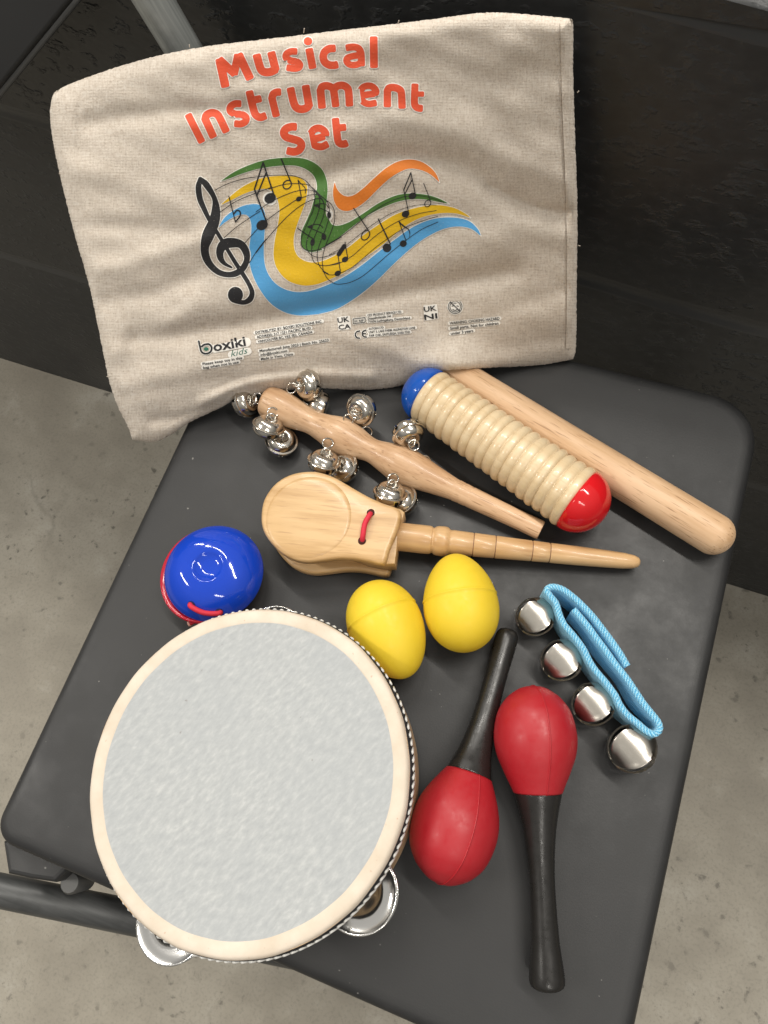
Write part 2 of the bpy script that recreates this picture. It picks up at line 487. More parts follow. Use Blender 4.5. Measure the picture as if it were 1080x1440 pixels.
# back tube behind the bag
p1, p2 = at_depth(216, 0, .384), at_depth(300, 140, .428)
bm = bmesh.new(); dv = (p2-p1)
fr_t = frame(p1, p2)
bt = thing('metal_tube', 'slanted grey metal tube rising behind the cloth bag', 'tube', fr_t)
bm = bmesh.new(); L_ = dv.length
lathe(bm, [(-.35, 0), (-.35, .0101), (L_*3.2, .0101), (L_*3.2, 0)], 32)
o = obj('pole', bm, 'grey_tube', bt); sharpen(o, 50)
# dark board, upper left
pa, pb = at_depth(-6, 136, .43), at_depth(112, -8, .395)
pc = at_depth(-150, -120, .385)
bx = (pb-pa).normalized(); bz = bx.cross(pc-pa).normalized(); by = bz.cross(bx)
if by.dot(pc-pa) < 0: by = -by; bz = -bz
mb = Matrix((bx, by, bz)).transposed().to_4x4(); mb.translation = (pa+pb)/2
bd = thing('board', 'dark flat board slanting across the upper left corner in front of the wall', 'board', mb)
bm = bmesh.new(); box(bm, Matrix.Translation((0, .10, 0)), .34, .20, .010, .0022, 3)
o = obj('panel', bm, 'board', bd); sharpen(o, 30)
bm = bmesh.new(); tube(bm, [(-.165, -.0002, 0), (.165, -.0002, 0)], .0022, 10)
obj('edge_strip', bm, 'board_edge', bd)

# ------------------------------------------------------------------ cloth bag
def q_rel(p): return Vector(p)*1.158
corner = {}
BLp, BRp = on(185, 618, .003), on(810, 505, .003)
TLd = q_rel((-.276, .227, -.247)).dot(FWD); TRd = q_rel((-.043, .276, -.204)).dot(FWD)
cpts = [((185, 618), depth(BLp)), ((810, 505), depth(BRp)), ((72, 145), TLd), ((805, 28), TRd)]
A4 = np.array([[1, x, y, x*y] for (x, y), d in cpts], float); b4 = np.array([1/d for _, d in cpts])
WC = np.linalg.solve(A4, b4)

def dist_poly(px, py, pts):
    px = np.asarray(px, float); py = np.asarray(py, float)
    best = np.full(px.shape, 1e9)
    for (ax, ay), (bx_, by_) in zip(pts, pts[1:]):
        dx, dy = bx_-ax, by_-ay; l2 = dx*dx+dy*dy+1e-9
        s = np.clip(((px-ax)*dx+(py-ay)*dy)/l2, 0, 1)
        best = np.minimum(best, np.hypot(px-ax-s*dx, py-ay-s*dy))
    return best

RIDGES = [
    ([(470, 195), (560, 172), (640, 182), (720, 222), (812, 262)], 24, 3.0),
    ([(450, 250), (545, 222), (640, 232), (715, 275), (770, 300), (812, 305)], 17, -4.2),
    ([(640, 330), (720, 325), (812, 335)], 20, 1.4),
    ([(280, 428), (420, 400), (560, 372), (700, 345)], 26, 2.6),
    ([(190, 478), (330, 458), (480, 428), (600, 404), (720, 382)], 14, -4.4),
    ([(190, 545), (330, 512), (480, 490), (640, 460), (800, 440)], 30, 4.0),
    ([(110, 385), (190, 368), (285, 335)], 16, 2.2),
    ([(125, 425), (215, 412), (280, 385)], 15, -2.4),
    ([(130, 170), (230, 158), (350, 152)], 14, -2.4),
    ([(90, 240), (180, 250), (260, 300)], 22, 1.6),
    ([(110, 320), (200, 318), (262, 330)], 13, -1.6),
    ([(285, 566), (345, 541), (430, 528), (520, 530)], 9, 3.2),
    ([(215, 592), (300, 580), (360, 560)], 9, -2.2),
    ([(165, 560), (230, 545), (330, 530)], 12, -1.6),
    ([(640, 505), (720, 490), (800, 470)], 14, -1.6),
    ([(690, 262), (745, 290), (790, 297), (815, 296)], 6, -1.6),
    ([(300, 548), (360, 528), (440, 522)], 5, -1.2),
    ([(560, 90), (660, 110), (780, 100)], 26, -1.5),
    ([(110, 150), (112, 230), (125, 290)], 3.0, -.7),
    ([(798, 30), (802, 160), (804, 300)], 2.2, -1.0),
    ([(720, 60), (700, 130), (760, 210)], 20, 1.2),
    ([(470, 470), (560, 500), (600, 520)], 12, 1.6),
    ([(640, 470), (700, 440), (790, 410)], 14, -1.6),
    ([(150, 500), (220, 470), (260, 440)], 14, 1.6),
    ([(330, 130), (420, 120), (520, 105)], 14, 1.0),
]
def bag_disp(px, py):
    px = np.asarray(px, float); py = np.asarray(py, float)
    d = np.zeros(px.shape)
    for pts, sg, amp in RIDGES:
        q = [(v.x, v.y) for v in crom([(x, y, 0) for x, y in pts], 5)]
        d += .95*amp*np.exp(-(dist_poly(px, py, q)/sg)**2)
    d += .55*np.sin(px*.043+py*.021+1)*np.sin(py*.051-px*.012)+.35*np.sin(px*.09-py*.07)*np.sin(py*.083+px*.03+2)
    return d*.001

TOP = [(70, 156), (75, 133), (90, 122), (130, 106), (200, 84), (285, 66), (400, 52), (500, 40), (600, 28), (680, 18), (740, 20), (801, 26)]
RGT = [(801, 26), (806, 34), (806, 100), (809, 200), (812, 300), (811, 400), (810, 485), (806, 505)]
BOT = [(186, 618), (218, 621), (241, 611), (267, 594), (315, 571), (337, 560), (400, 549), (453, 546), (500, 548), (542, 546), (570, 540), (600, 528), (623, 521), (692, 517), (761, 513), (806, 505)]
LFT = [(70, 156), (73, 190), (85, 250), (105, 330), (125, 400), (140, 470), (152, 530), (165, 570), (180, 600), (186, 618)]
def resample(pts, n):
    q = crom([(x, y, 0) for x, y in pts], 12)
    d = [0]
    for a, b in zip(q, q[1:]): d.append(d[-1]+(b-a).length)
    xs = np.interp(np.linspace(0, d[-1], n), d, [v.x for v in q]); ys = np.interp(np.linspace(0, d[-1], n), d, [v.y for v in q])
    return np.stack([xs, ys], 1)
NU, NV = 270, 200
tT, tB, tL, tR = resample(TOP, NU), resample(BOT, NU), resample(LFT, NV), resample(RGT, NV)
fz = np.random.default_rng(3)
for e_, ax_ in ((tT, 1), (tB, 1), (tL, 0), (tR, 0)):
    e_[3:-3, ax_] += fz.normal(0, .28, len(e_)-6)
u_ = np.linspace(0, 1, NU)[None, :, None]; v_ = np.linspace(0, 1, NV)[:, None, None]
GP = (1-v_)*tT[None]+v_*tB[None]+(1-u_)*tL[:, None]+u_*tR[:, None]-((1-u_)*(1-v_)*tT[0]+u_*(1-v_)*tT[-1]+(1-u_)*v_*tB[0]+u_*v_*tB[-1])
EDGEPOLY = [tuple(p) for p in np.concatenate([tT[::4], tR[::4], tB[::-4], tL[::-4]])]
EDGEPOLY.append(EDGEPOLY[0])
R_np = np.array([RIGHT, UP, FWD]); EYE_np = np.array(EYE)
def bag_pt(px, py, lift=0.0):
    px = np.asarray(px, float); py = np.asarray(py, float)
    dep = 1/(WC[0]+WC[1]*px+WC[2]*py+WC[3]*px*py)
    e = dist_poly(px, py, EDGEPOLY)
    pil = .0065*np.sqrt(np.clip(1-(1-np.clip(e/26, 0, 1))**2, 0, 1))
    fade = np.clip(e/14, 0, 1)
    dep = dep-pil-bag_disp(px, py)*fade-lift-.024*np.exp(-(((px-640)/60)**2+((py-518)/34)**2))   # the hem lies over the wooden stick
    rx, ry = (px-540)/F_PX, -(py-720)/F_PX
    return EYE_np+dep[..., None]*(rx[..., None]*R_np[0]+ry[..., None]*R_np[1]+R_np[2])

bag = thing('cloth_bag', 'beige linen bag printed with red title and music ribbons, leaning behind the instruments', 'bag',
            Matrix.Translation(bag_pt(np.array(480.), np.array(520.))))
def set_uv(me, pxy):
    uvl = me.uv_layers.new(name='UVMap')
    li = np.zeros(len(me.loops), dtype=np.int32); me.loops.foreach_get('vertex_index', li)
    uvl.data.foreach_set('uv', (pxy[li]/1000.0).astype(np.float32).ravel())
def np_mesh(name, verts, faces, material, parent, pxy=None, smooth=True, label=None):
    me = bpy.data.meshes.new(name)
    inv = np.array(FR[parent.name].inverted())
    v = verts @ inv[:3, :3].T + inv[:3, 3]
    me.from_pydata(v.tolist(), [], faces)
    if pxy is not None: set_uv(me, np.asarray(pxy))
    me.materials.append(M[material])
    if smooth: me.shade_smooth()
    o = bpy.data.objects.new(name, me); COL.objects.link(o); o.parent = parent
    FR[o.name] = FR[parent.name]
    if label: o['label'] = label
    return o
front = bag_pt(GP[..., 0], GP[..., 1])
dep_dir = front-EYE_np
e_g = dist_poly(GP[..., 0], GP[..., 1], EDGEPOLY)
thick = .0035+.010*np.clip(e_g/40, 0, 1)
back = front+dep_dir/np.linalg.norm(dep_dir, axis=2, keepdims=True)*thick[..., None]
# keep the back of the bag off the seat and the wall
n_ = NU*NV
idx = lambda r, c: r*NU+c
faces = []
for r in range(NV-1):
    for c in range(NU-1):
        faces.append((idx(r, c), idx(r+1, c), idx(r+1, c+1), idx(r, c+1)))
        faces.append((n_+idx(r, c), n_+idx(r, c+1), n_+idx(r+1, c+1), n_+idx(r+1, c)))
ring = [idx(0, c) for c in range(NU)]+[idx(r, NU-1) for r in range(1, NV)]+[idx(NV-1, c) for c in range(NU-2, -1, -1)]+[idx(r, 0) for r in range(NV-2, 0, -1)]
for a, b in zip(ring, ring[1:]+ring[:1]): faces.append((a, b, n_+b, n_+a))
allv = np.concatenate([front.reshape(-1, 3), back.reshape(-1, 3)])
allpx = np.concatenate([GP.reshape(-1, 2)]*2)
np_mesh('bag_body', allv, faces, 'linen', bag, allpx)
# loose fibres along the hems
for (px, py, dx, dy) in ((146, 412, -3, -1), (156, 528, -6, 2), (427, 46, 1, -6), (267, 66, -1, -3), (812, 130, 2, -2), (150, 440, -3, 2), (560, 32, 1, -3), (813, 345, 3, 1)):
    P = [Vector(bag_pt(np.array(float(px+dx*k/3)), np.array(float(py+dy*k/3+.4*math.sin(k*2))))) for k in range(4)]
    bm = bmesh.new(); tube(bm, P, .00022, 5); obj('loose_thread', bm, 'linen', bag, world=True)


# ---- printed artwork, drawn as 2-D distance fields and cut out as thin cloth-hugging sheets
def seg_field(X, Y, pts, hw):
    """distance to a polyline with (possibly varying) half-width, minus that half-width"""
    best = np.full(X.shape, 1e9)
    hws = hw if hasattr(hw, '__len__') else [hw]*len(pts)
    for i in range(len(pts)-1):
        (ax, ay), (bx_, by_) = pts[i][:2], pts[i+1][:2]
        dx, dy = bx_-ax, by_-ay; l2 = dx*dx+dy*dy+1e-9
        s = np.clip(((X-ax)*dx+(Y-ay)*dy)/l2, 0, 1)
        best = np.minimum(best, np.hypot(X-ax-s*dx, Y-ay-s*dy)-(hws[i]+(hws[i+1]-hws[i])*s))
    return best
def flat_stroke(X, Y, pts, hw, ext=.45, rnd=.35):
    f = seg_field(X, Y, pts, hw)
    k = hw*rnd
    for e, i in ((pts[0], pts[1]), (pts[-1], pts[-2])):
        dx, dy = e[0]-i[0], e[1]-i[1]; L = math.hypot(dx, dy)
        g = ((X-e[0])*dx+(Y-e[1])*dy)/L-hw*ext
        near = np.hypot(X-e[0], Y-e[1]) < hw*2.2
        a, b = f+k, g+k
        sm = np.where((a > 0) & (b > 0), np.hypot(np.maximum(a, 0), np.maximum(b, 0))-k, np.maximum(a, b)-k)
        f = np.where(near, sm, f)
    return f
def poly_field(X, Y, pts):
    pts = list(pts); d = dist_poly(X, Y, pts+[pts[0]])
    ins = np.zeros(X.shape, bool)
    for (ax, ay), (bx_, by_) in zip(pts, pts[1:]+pts[:1]):
        if ay == by_: continue
        c = ((ay > Y) != (by_ > Y)) & (X < (bx_-ax)*(Y-ay)/(by_-ay)+ax)
        ins ^= c
    return np.where(ins, -d, d)
def ell_field(X, Y, cx, cy, rx, ry, rot=0):
    c, s = math.cos(rot), math.sin(rot)
    x, y = (X-cx)*c+(Y-cy)*s, -(X-cx)*s+(Y-cy)*c
    k = np.hypot(x/rx, y/ry)
    return (k-1)*min(rx, ry)
def grid(x0, y0, x1, y1, h):
    return np.meshgrid(np.arange(x0, x1+h, h), np.arange(y0, y1+h, h))
def cut(name, X, Y, Fv, material, lift, label=None):
    """marching squares: solid area Fv<0 becomes a mesh on the bag surface"""
    ny, nx = X.shape; V = []; key = {}; faces = []
    def gv(i, j):
        k = (i, j)
        if k not in key: key[k] = len(V); V.append((X[i, j], Y[i, j]))
        return key[k]
    def ev(i, j, i2, j2):
        k = (i, j, i2, j2) if (i, j) < (i2, j2) else (i2, j2, i, j)
        if k not in key:
            a, b = Fv[k[0], k[1]], Fv[k[2], k[3]]; s = a/(a-b)
            key[k] = len(V)
            V.append((X[k[0], k[1]]+(X[k[2], k[3]]-X[k[0], k[1]])*s, Y[k[0], k[1]]+(Y[k[2], k[3]]-Y[k[0], k[1]])*s))
        return key[k]
    neg = Fv < 0
    cnt = neg[:-1, :-1].astype(int)+neg[1:, :-1]+neg[:-1, 1:]+neg[1:, 1:]
    for i, j in zip(*np.nonzero(cnt)):
        cs = ((i, j), (i+1, j), (i+1, j+1), (i, j+1)); p = []
        for k in range(4):
            a, b = cs[k], cs[(k+1) % 4]
            if neg[a]: p.append(gv(*a))
            if neg[a] != neg[b]: p.append(ev(*a, *b))
        if len(p) >= 3: faces.append(p)
    P = np.array(V)
    return np_mesh(name, bag_pt(P[:, 0], P[:, 1], lift), faces, material, bag, P, label=label)

def T(sc, ox, oy): return lambda pts: [(ox+x/sc, oy+y/sc) for x, y in pts]
cA, cB, cC = T(8.308, 295, 40), T(8.308, 415, 40), T(7.2, 255, 115)
cD, cE, cF = T(9, 385, 105), T(9, 495, 105), T(9, 385, 155)
def sp2(pts, n=6): return [(v.x, v.y) for v in crom([(x, y, 0) for x, y in pts], n)]
LET = []
def st(tf, sc, hw, pts, curve=True):
    q = tf(pts); LET.append((sp2(q) if curve and len(q) > 2 else q, hw/sc))
a_ = 8.308
st(cA, a_, 50, [(115, 372), (180, 668)]); st(cA, a_, 46, [(118, 368), (285, 525)]); st(cA, a_, 46, [(285, 525), (328, 318)]); st(cA, a_, 50, [(340, 312), (466, 578)])
st(cA, a_, 48, [(549, 318), (583, 440), (612, 495), (664, 512), (720, 503), (768, 478)]); st(cA, a_, 48, [(720, 290), (768, 480)])
st(cA, a_, 40, [(1006, 268), (945, 270), (895, 300), (893, 345), (945, 375), (1020, 390), (1052, 425), (1036, 458), (980, 467), (912, 458)])
st(cB, a_, 45, [(165, 250), (204, 452)])
st(cB, a_, 45, [(455, 232), (395, 238), (345, 275), (328, 330), (345, 390), (395, 425), (455, 430), (485, 424)])
st(cB, a_, 41, [(608, 226), (675, 216), (735, 230), (766, 275), (774, 340), (776, 425)]); st(cB, a_, 38, [(768, 310), (680, 322), (612, 345), (602, 385), (640, 422), (710, 425), (772, 400)])
st(cB, a_, 46, [(917, 112), (922, 442)])
st(cC, 7.2, 37, [(72, 340), (204, 602)])
st(cC, 7.2, 39, [(322, 552), (240, 375)]); st(cC, 7.2, 39, [(240, 385), (255, 338), (305, 314), (355, 325), (388, 365), (452, 498)])
st(cC, 7.2, 36, [(592, 222), (540, 224), (496, 255), (498, 300), (545, 325), (610, 330), (654, 360), (648, 402), (602, 426), (550, 424)])
st(cC, 7.2, 39, [(690, 106), (732, 285), (758, 340), (800, 360), (845, 346)]); st(cC, 7.2, 37, [(720, 188), (796, 172)])
st(cC, 7.2, 38, [(960, 340), (917, 165)]); st(cC, 7.2, 38, [(917, 170), (930, 125), (965, 106), (995, 104)])
st(cD, 9, 50, [(213, 182), (250, 345), (285, 415), (345, 437), (405, 425), (444, 395)]); st(cD, 9, 50, [(404, 152), (446, 395)])
st(cD, 9, 50, [(610, 408), (590, 195)]); st(cD, 9, 48, [(590, 205), (610, 155), (665, 140), (720, 155), (755, 195), (784, 390)]); st(cD, 9, 48, [(758, 190), (795, 150), (860, 134), (915, 155), (945, 205), (958, 382)])
st(cE, 9, 42, [(125, 262), (210, 250), (298, 234), (298, 190), (255, 150), (200, 140), (140, 160), (104, 215), (108, 290), (150, 348), (215, 370), (295, 358)])
st(cE, 9, 47, [(447, 392), (447, 200)]); st(cE, 9, 47, [(447, 205), (470, 170), (525, 162), (590, 182), (624, 230), (634, 410)])
st(cE, 9, 45, [(797, 132), (790, 350), (812, 408), (850, 424), (878, 426)]); st(cE, 9, 34, [(800, 245), (898, 246)])
st(cF, 9, 50, [(272, 210), (215, 210), (150, 238), (126, 290), (160, 340), (240, 366), (318, 392), (350, 440), (325, 498), (260, 526), (182, 514)])
st(cF, 9, 46, [(480, 368), (570, 350), (652, 318), (648, 275), (600, 235), (545, 228), (490, 262), (464, 330), (480, 400), (530, 450), (605, 462), (672, 432)])
st(cF, 9, 47, [(781, 118), (808, 365), (838, 420), (890, 428), (918, 418)]); st(cF, 9, 45, [(795, 226), (898, 216)])
X, Y = grid(252, 44, 608, 226, .8)
Fv = np.full(X.shape, 1e9)
for pts, hw in LET: Fv = np.minimum(Fv, flat_stroke(X, Y, pts, hw))
dcx, dcy = cB([(150, 148)])[0]
Fv = np.minimum(Fv, ell_field(X, Y, dcx, dcy, 6.0, 5.7))
cut('lettering_outline', X, Y, Fv-1.35, 'white_ink', .0003)
cut('title_lettering', X, Y, Fv, 'red_ink', .00048)

r2, r3, r6 = T(4.909, 260, 200), T(4.32, 440, 200), T(8.467, 360, 215)
RIB = {
 'green_ink': (r2([(245, 270), (340, 205), (450, 155), (560, 122), (680, 107), (790, 108), (870, 130), (940, 180), (975, 250), (985, 330), (976, 430), (974, 500)])+r3([(98, 470), (120, 502), (165, 505), (230, 480), (310, 430), (400, 370), (500, 325), (580, 312), (680, 318), (760, 340), (830, 375)]),
               r3([(830, 375), (760, 362), (700, 350), (620, 345), (540, 355), (450, 385), (350, 435), (270, 490), (180, 560), (100, 620), (50, 645)])+r2([(950, 742), (870, 758), (820, 735), (800, 680), (805, 620), (835, 550), (870, 470), (890, 400), (905, 345), (912, 300), (895, 240), (850, 195), (780, 165), (700, 160), (600, 168), (500, 185), (400, 215), (320, 245), (245, 270)])),
 'yellow_ink': (r2([(245, 435), (300, 385), (380, 320), (450, 280), (540, 245), (640, 232), (740, 235), (800, 250), (838, 285), (845, 335), (830, 420), (800, 500), (775, 570), (755, 640), (753, 720), (775, 780), (820, 815), (880, 830)])+r3([(58, 721), (130, 690), (220, 635), (300, 570), (400, 500), (500, 440), (600, 405), (700, 385), (780, 383), (860, 400), (920, 430), (960, 460)]),
                r3([(960, 460), (880, 435), (800, 430), (720, 440), (640, 465), (560, 510), (480, 575), (400, 640), (300, 710), (200, 785), (120, 825), (50, 855)])+r2([(883, 986), (820, 990), (740, 970), (680, 930), (630, 860), (612, 780), (620, 680), (640, 580), (652, 480), (640, 400), (610, 348), (560, 322), (480, 332), (400, 360), (320, 400), (245, 435)])),
 'blue_ink': (r2([(232, 590), (270, 525), (330, 475), (400, 440), (470, 427), (520, 435), (545, 470), (555, 520), (550, 620), (545, 720), (548, 820), (570, 900), (620, 970), (690, 1015), (780, 1035), (880, 1022)])+r3([(100, 862), (200, 812), (300, 745), (400, 665), (500, 590), (600, 520), (700, 475), (790, 458), (880, 460), (950, 480), (1000, 525), (1022, 570)]),
              r3([(1022, 570), (960, 525), (880, 512), (800, 525), (720, 560), (640, 610), (560, 675), (480, 750), (400, 830), (320, 900), (230, 965), (140, 1015), (50, 1040)])+r2([(883, 1190), (780, 1195), (680, 1170), (590, 1110), (520, 1020), (470, 920), (445, 820), (445, 720), (458, 620), (455, 550), (430, 505), (380, 500), (320, 525), (270, 557), (232, 590)])),
 'orange_ink': (r3([(132, 240), (150, 290), (190, 325), (240, 325), (300, 285), (370, 220), (440, 160), (510, 120), (580, 105), (650, 115), (710, 150), (750, 195), (770, 245)]),
                r3([(770, 245), (720, 200), (660, 170), (590, 160), (530, 180), (460, 225), (390, 290), (330, 350), (270, 395), (210, 418), (160, 405), (130, 360), (122, 300), (132, 240)])),
}
X, Y = grid(300, 218, 682, 448, .95)
OUT = np.full(X.shape, 1e9)
for k, (e1, e2) in RIB.items():
    Fr = poly_field(X, Y, sp2(e1, 5)[:-1]+sp2(e2, 5)[:-1])
    OUT = np.minimum(OUT, Fr-.95)
    RIB[k] = Fr
# white ground under the pair of notes and small note heads
OUT = np.minimum(OUT, np.maximum(ell_field(X, Y, *r6([(165, 545)])[0], 10, 9.5), 0-1e9))
OUT = np.minimum(OUT, ell_field(X, Y, *r6([(875, 735)])[0], 5.2, 8.0))
cut('ribbon_outline', X, Y, OUT, 'white_ink', .0003)
for k, Fr in RIB.items(): cut('ribbon_print', X, Y, Fr, k, .00048, label={'green_ink': 'green printed ribbon', 'yellow_ink': 'yellow printed ribbon', 'blue_ink': 'blue printed ribbon', 'orange_ink': 'orange printed ribbon'}[k])

# black notation: clef, staves, notes
INK = []
def vst(tf, sc, pts, curve=True):          # variable width
    q = tf([(x, y) for x, y, _ in pts]); w = [h_/sc for *_, h_ in pts]
    c3 = crom([(x, y, h_) for (x, y), h_ in zip(q, w)], 6)
    INK.append(('v', [(v.x, v.y) for v in c3], [max(.1, v.z) for v in c3]))
def ln(tf, pts, hw, curve=True):
    q = tf(pts); q = sp2(q) if curve and len(q) > 2 else q; INK.append(('v', q, hw))
def hd(tf, sc, x, y, rx, ry, rot=-.5):
    (cx, cy), = tf([(x, y)]); INK.append(('e', cx, cy, rx/sc, ry/sc, rot))
def ringn(tf, sc, x, y, rx, ry, rot, hw):
    (cx, cy), = tf([(x, y)]); c, s = math.cos(rot), math.sin(rot)
    p = [(cx+(rx*math.cos(a)*c-ry*math.sin(a)*s)/sc, cy+(rx*math.cos(a)*s+ry*math.sin(a)*c)/sc) for a in (2*PI*k/24 for k in range(25))]
    INK.append(('v', p, hw))
s2 = 4.909
vst(r2, s2, [(106, 252, 14), (94, 310, 20), (104, 390, 20), (135, 465, 17), (168, 535, 14)])
vst(r2, s2, [(106, 252, 14), (150, 296, 22), (203, 385, 17), (214, 470, 30), (200, 550, 38), (162, 640, 42), (138, 720, 30), (145, 790, 27), (178, 850, 23), (232, 897, 20), (295, 914, 19), (352, 905, 22), (400, 870, 22), (428, 810, 20), (420, 752, 25), (385, 705, 27), (325, 694, 34), (270, 705, 34), (243, 750, 27), (247, 800, 21), (275, 838, 13), (322, 864, 7)])
vst(r2, s2, [(216, 612, 13), (290, 735, 13), (345, 826, 14), (400, 910, 15), (445, 985, 15), (464, 1040, 17), (448, 1085, 20), (405, 1106, 16), (350, 1095, 18)])
hd(r2, s2, 349, 1054, 52, 56, 0)
SH = .5
ln(r2, [(205, 332), (300, 285), (420, 250), (560, 232)], SH)
ln(r6, [(60, 282), (130, 270), (300, 265), (430, 272), (520, 295), (600, 340), (680, 430), (740, 490), (840, 565), (900, 620), (935, 700), (937, 800), (915, 880), (870, 1000), (820, 1130), (790, 1280), (800, 1400)], SH)
ln(r3, [(60, 778), (90, 830), (130, 858), (170, 862), (230, 850), (300, 815), (380, 750), (460, 680), (560, 600), (660, 530), (760, 485)], SH*.85)
ln(r2, [(245, 482), (350, 410), (480, 355), (600, 310)], SH)
ln(r6, [(150, 430), (290, 385), (420, 365), (530, 368), (620, 380), (690, 430), (760, 500), (830, 560), (865, 620), (875, 700), (865, 790), (820, 930), (760, 1080), (730, 1200), (745, 1320), (800, 1400), (860, 1440)], SH)
ln(r3, [(60, 785), (100, 805), (150, 800), (230, 765), (300, 710), (380, 640), (470, 575), (560, 520), (660, 480), (760, 450)], SH*.8)
ln(r2, [(270, 660), (350, 590), (450, 520), (520, 475)], SH)
ln(r6, [(0, 700), (110, 625), (220, 560), (350, 500), (480, 455), (600, 440), (690, 455), (760, 520), (800, 580), (815, 680), (790, 790), (740, 900), (690, 1020), (665, 1110), (670, 1250), (720, 1320), (840, 1342), (1000, 1302)], SH)
ln(r3, [(100, 748), (160, 735), (240, 690), (320, 620), (420, 540), (520, 480), (640, 435), (750, 415)], SH*.85)
ln(r2, [(410, 700), (500, 600), (560, 550)], SH)
ln(r6, [(130, 800), (250, 710), (370, 630), (480, 560), (570, 525), (650, 500), (735, 497), (757, 560), (755, 650), (720, 770), (660, 900), (610, 1030), (600, 1120), (640, 1200), (720, 1240), (830, 1235), (950, 1190)], SH)
ln(r3, [(100, 682), (180, 640), (260, 580), (350, 510), (460, 440), (560, 400), (650, 380), (750, 382)], SH*.7)
ln(r2, [(445, 832), (500, 745), (560, 668)], SH)
ln(r6, [(0, 1190), (100, 1060), (220, 920), (360, 770), (500, 650), (600, 590), (690, 553), (765, 545), (805, 580)], SH)
ln(r6, [(690, 455), (700, 540), (680, 680), (630, 790), (570, 930), (537, 1030), (545, 1110), (590, 1155), (660, 1165), (760, 1145), (900, 1070), (1016, 1000)], SH)
ln(r3, [(80, 625), (150, 585), (220, 535), (300, 470), (380, 410), (470, 360), (560, 330), (650, 325), (740, 345), (800, 370)], SH*.8)
hd(r2, s2, 588, 386, 41, 34); hd(r2, s2, 533, 572, 41, 34)
ln(r2, [(540, 140), (617, 372)], 1.05); ln(r2, [(480, 325), (563, 548)], 1.05); ln(r2, [(540, 140), (480, 325)], 1.05); ln(r2, [(562, 208), (500, 362)], 1.0)
ringn(r6, 8.467, 372, 378, 46, 56, .7, .85); ln(r6, [(417, 352), (300, 70)], .9)
hd(r6, 8.467, 510, 548, 36, 28); ln(r6, [(541, 532), (500, 322)], .6); ln(r6, [(500, 325), (540, 370), (585, 420), (587, 480)], .55)
hd(r6, 8.467, 870, 742, 24, 38, 0); ln(r6, [(870, 705), (690, 625)], .5); ln(r6, [(690, 625), (760, 605), (830, 612), (870, 660)], .5); vst(r6, 8.467, [(690, 625, 3), (745, 632, 12)])
hd(r6, 8.467, 808, 998, 27, 40, -.2); ln(r6, [(800, 962), (612, 880)], .55); ln(r6, [(612, 880), (690, 852), (755, 855), (797, 890)], .5); vst(r6, 8.467, [(615, 880, 3), (665, 880, 13)])
hd(r6, 8.467, 673, 1065, 26, 42, .15); ln(r6, [(690, 1030), (497, 900)], .7)
ln(r2, [(303, 372), (349, 550)], .7); ln(r2, [(349, 550), (380, 510), (380, 480), (360, 470), (340, 492)], 1.0)
s3 = 4.32
hd(r3, s3, 195, 712, 20, 16); hd(r3, s3, 151, 797, 20, 16); ln(r3, [(211, 702), (195, 607)], .6); ln(r3, [(167, 788), (152, 682)], .6)
vst(r3, s3, [(190, 632, 13), (157, 680, 13)])
ringn(r3, s3, 320, 565, 22, 32, .6, .75); ln(r3, [(341, 542), (248, 402)], .75)
hd(r3, s3, 450, 642, 26, 26); ln(r3, [(470, 618), (398, 468)], .95)
hd(r3, s3, 549, 616, 21, 20); ln(r3, [(566, 598), (522, 480)], .55); vst(r3, s3, [(522, 480, 2), (545, 505, 5), (580, 530, 3), (589, 555, 2), (586, 575, 1)])
hd(r3, s3, 605, 326, 24, 20); hd(r3, s3, 563, 436, 24, 20); ln(r3, [(622, 312), (595, 185)], .7); ln(r3, [(581, 424), (552, 290)], .7); ln(r3, [(595, 185), (552, 290)], .8); ln(r3, [(603, 228), (560, 312)], .7)
ringn(r3, s3, 698, 372, 17, 22, .6, .6); ln(r3, [(713, 352), (673, 250)], .55)
X, Y = grid(270, 214, 624, 432, .55)
Fv = np.full(X.shape, 1e9)
for k in INK:
    if k[0] == 'v':
        xs = [p[0] for p in k[1]]; ys = [p[1] for p in k[1]]; mg = 14
        sl = (slice(max(0, int((min(ys)-mg-214)/.55)), int((max(ys)+mg-214)/.55)+1), slice(max(0, int((min(xs)-mg-270)/.55)), int((max(xs)+mg-270)/.55)+1))
        Fv[sl] = np.minimum(Fv[sl], seg_field(X[sl], Y[sl], k[1], k[2]))
    else: Fv = np.minimum(Fv, ell_field(X, Y, *k[1:]))
cut('note_print', X, Y, Fv, 'black_ink', .00068)
# cream rim round the clef only
XC, YC = grid(270, 240, 360, 434, .8)
Fc = np.full(XC.shape, 1e9)
for k in INK[:4]:
    Fc = np.minimum(Fc, seg_field(XC, YC, k[1], k[2]) if k[0] == 'v' else ell_field(XC, YC, *k[1:]))
cut('clef_outline', XC, YC, Fc-1.1, 'white_ink', .00058)

# the front cloth's folded side hem
X, Y = grid(780, 26, 816, 500, 1.2)
cut('side_hem', X, Y, poly_field(X, Y, sp2([(788, 30), (790, 130), (794, 230), (797, 330), (797, 420), (796, 490)], 6)+sp2([(803.5, 490), (804.5, 420), (804.5, 330), (801.5, 230), (798, 130), (796.5, 30)], 6)), 'linen', .0011)

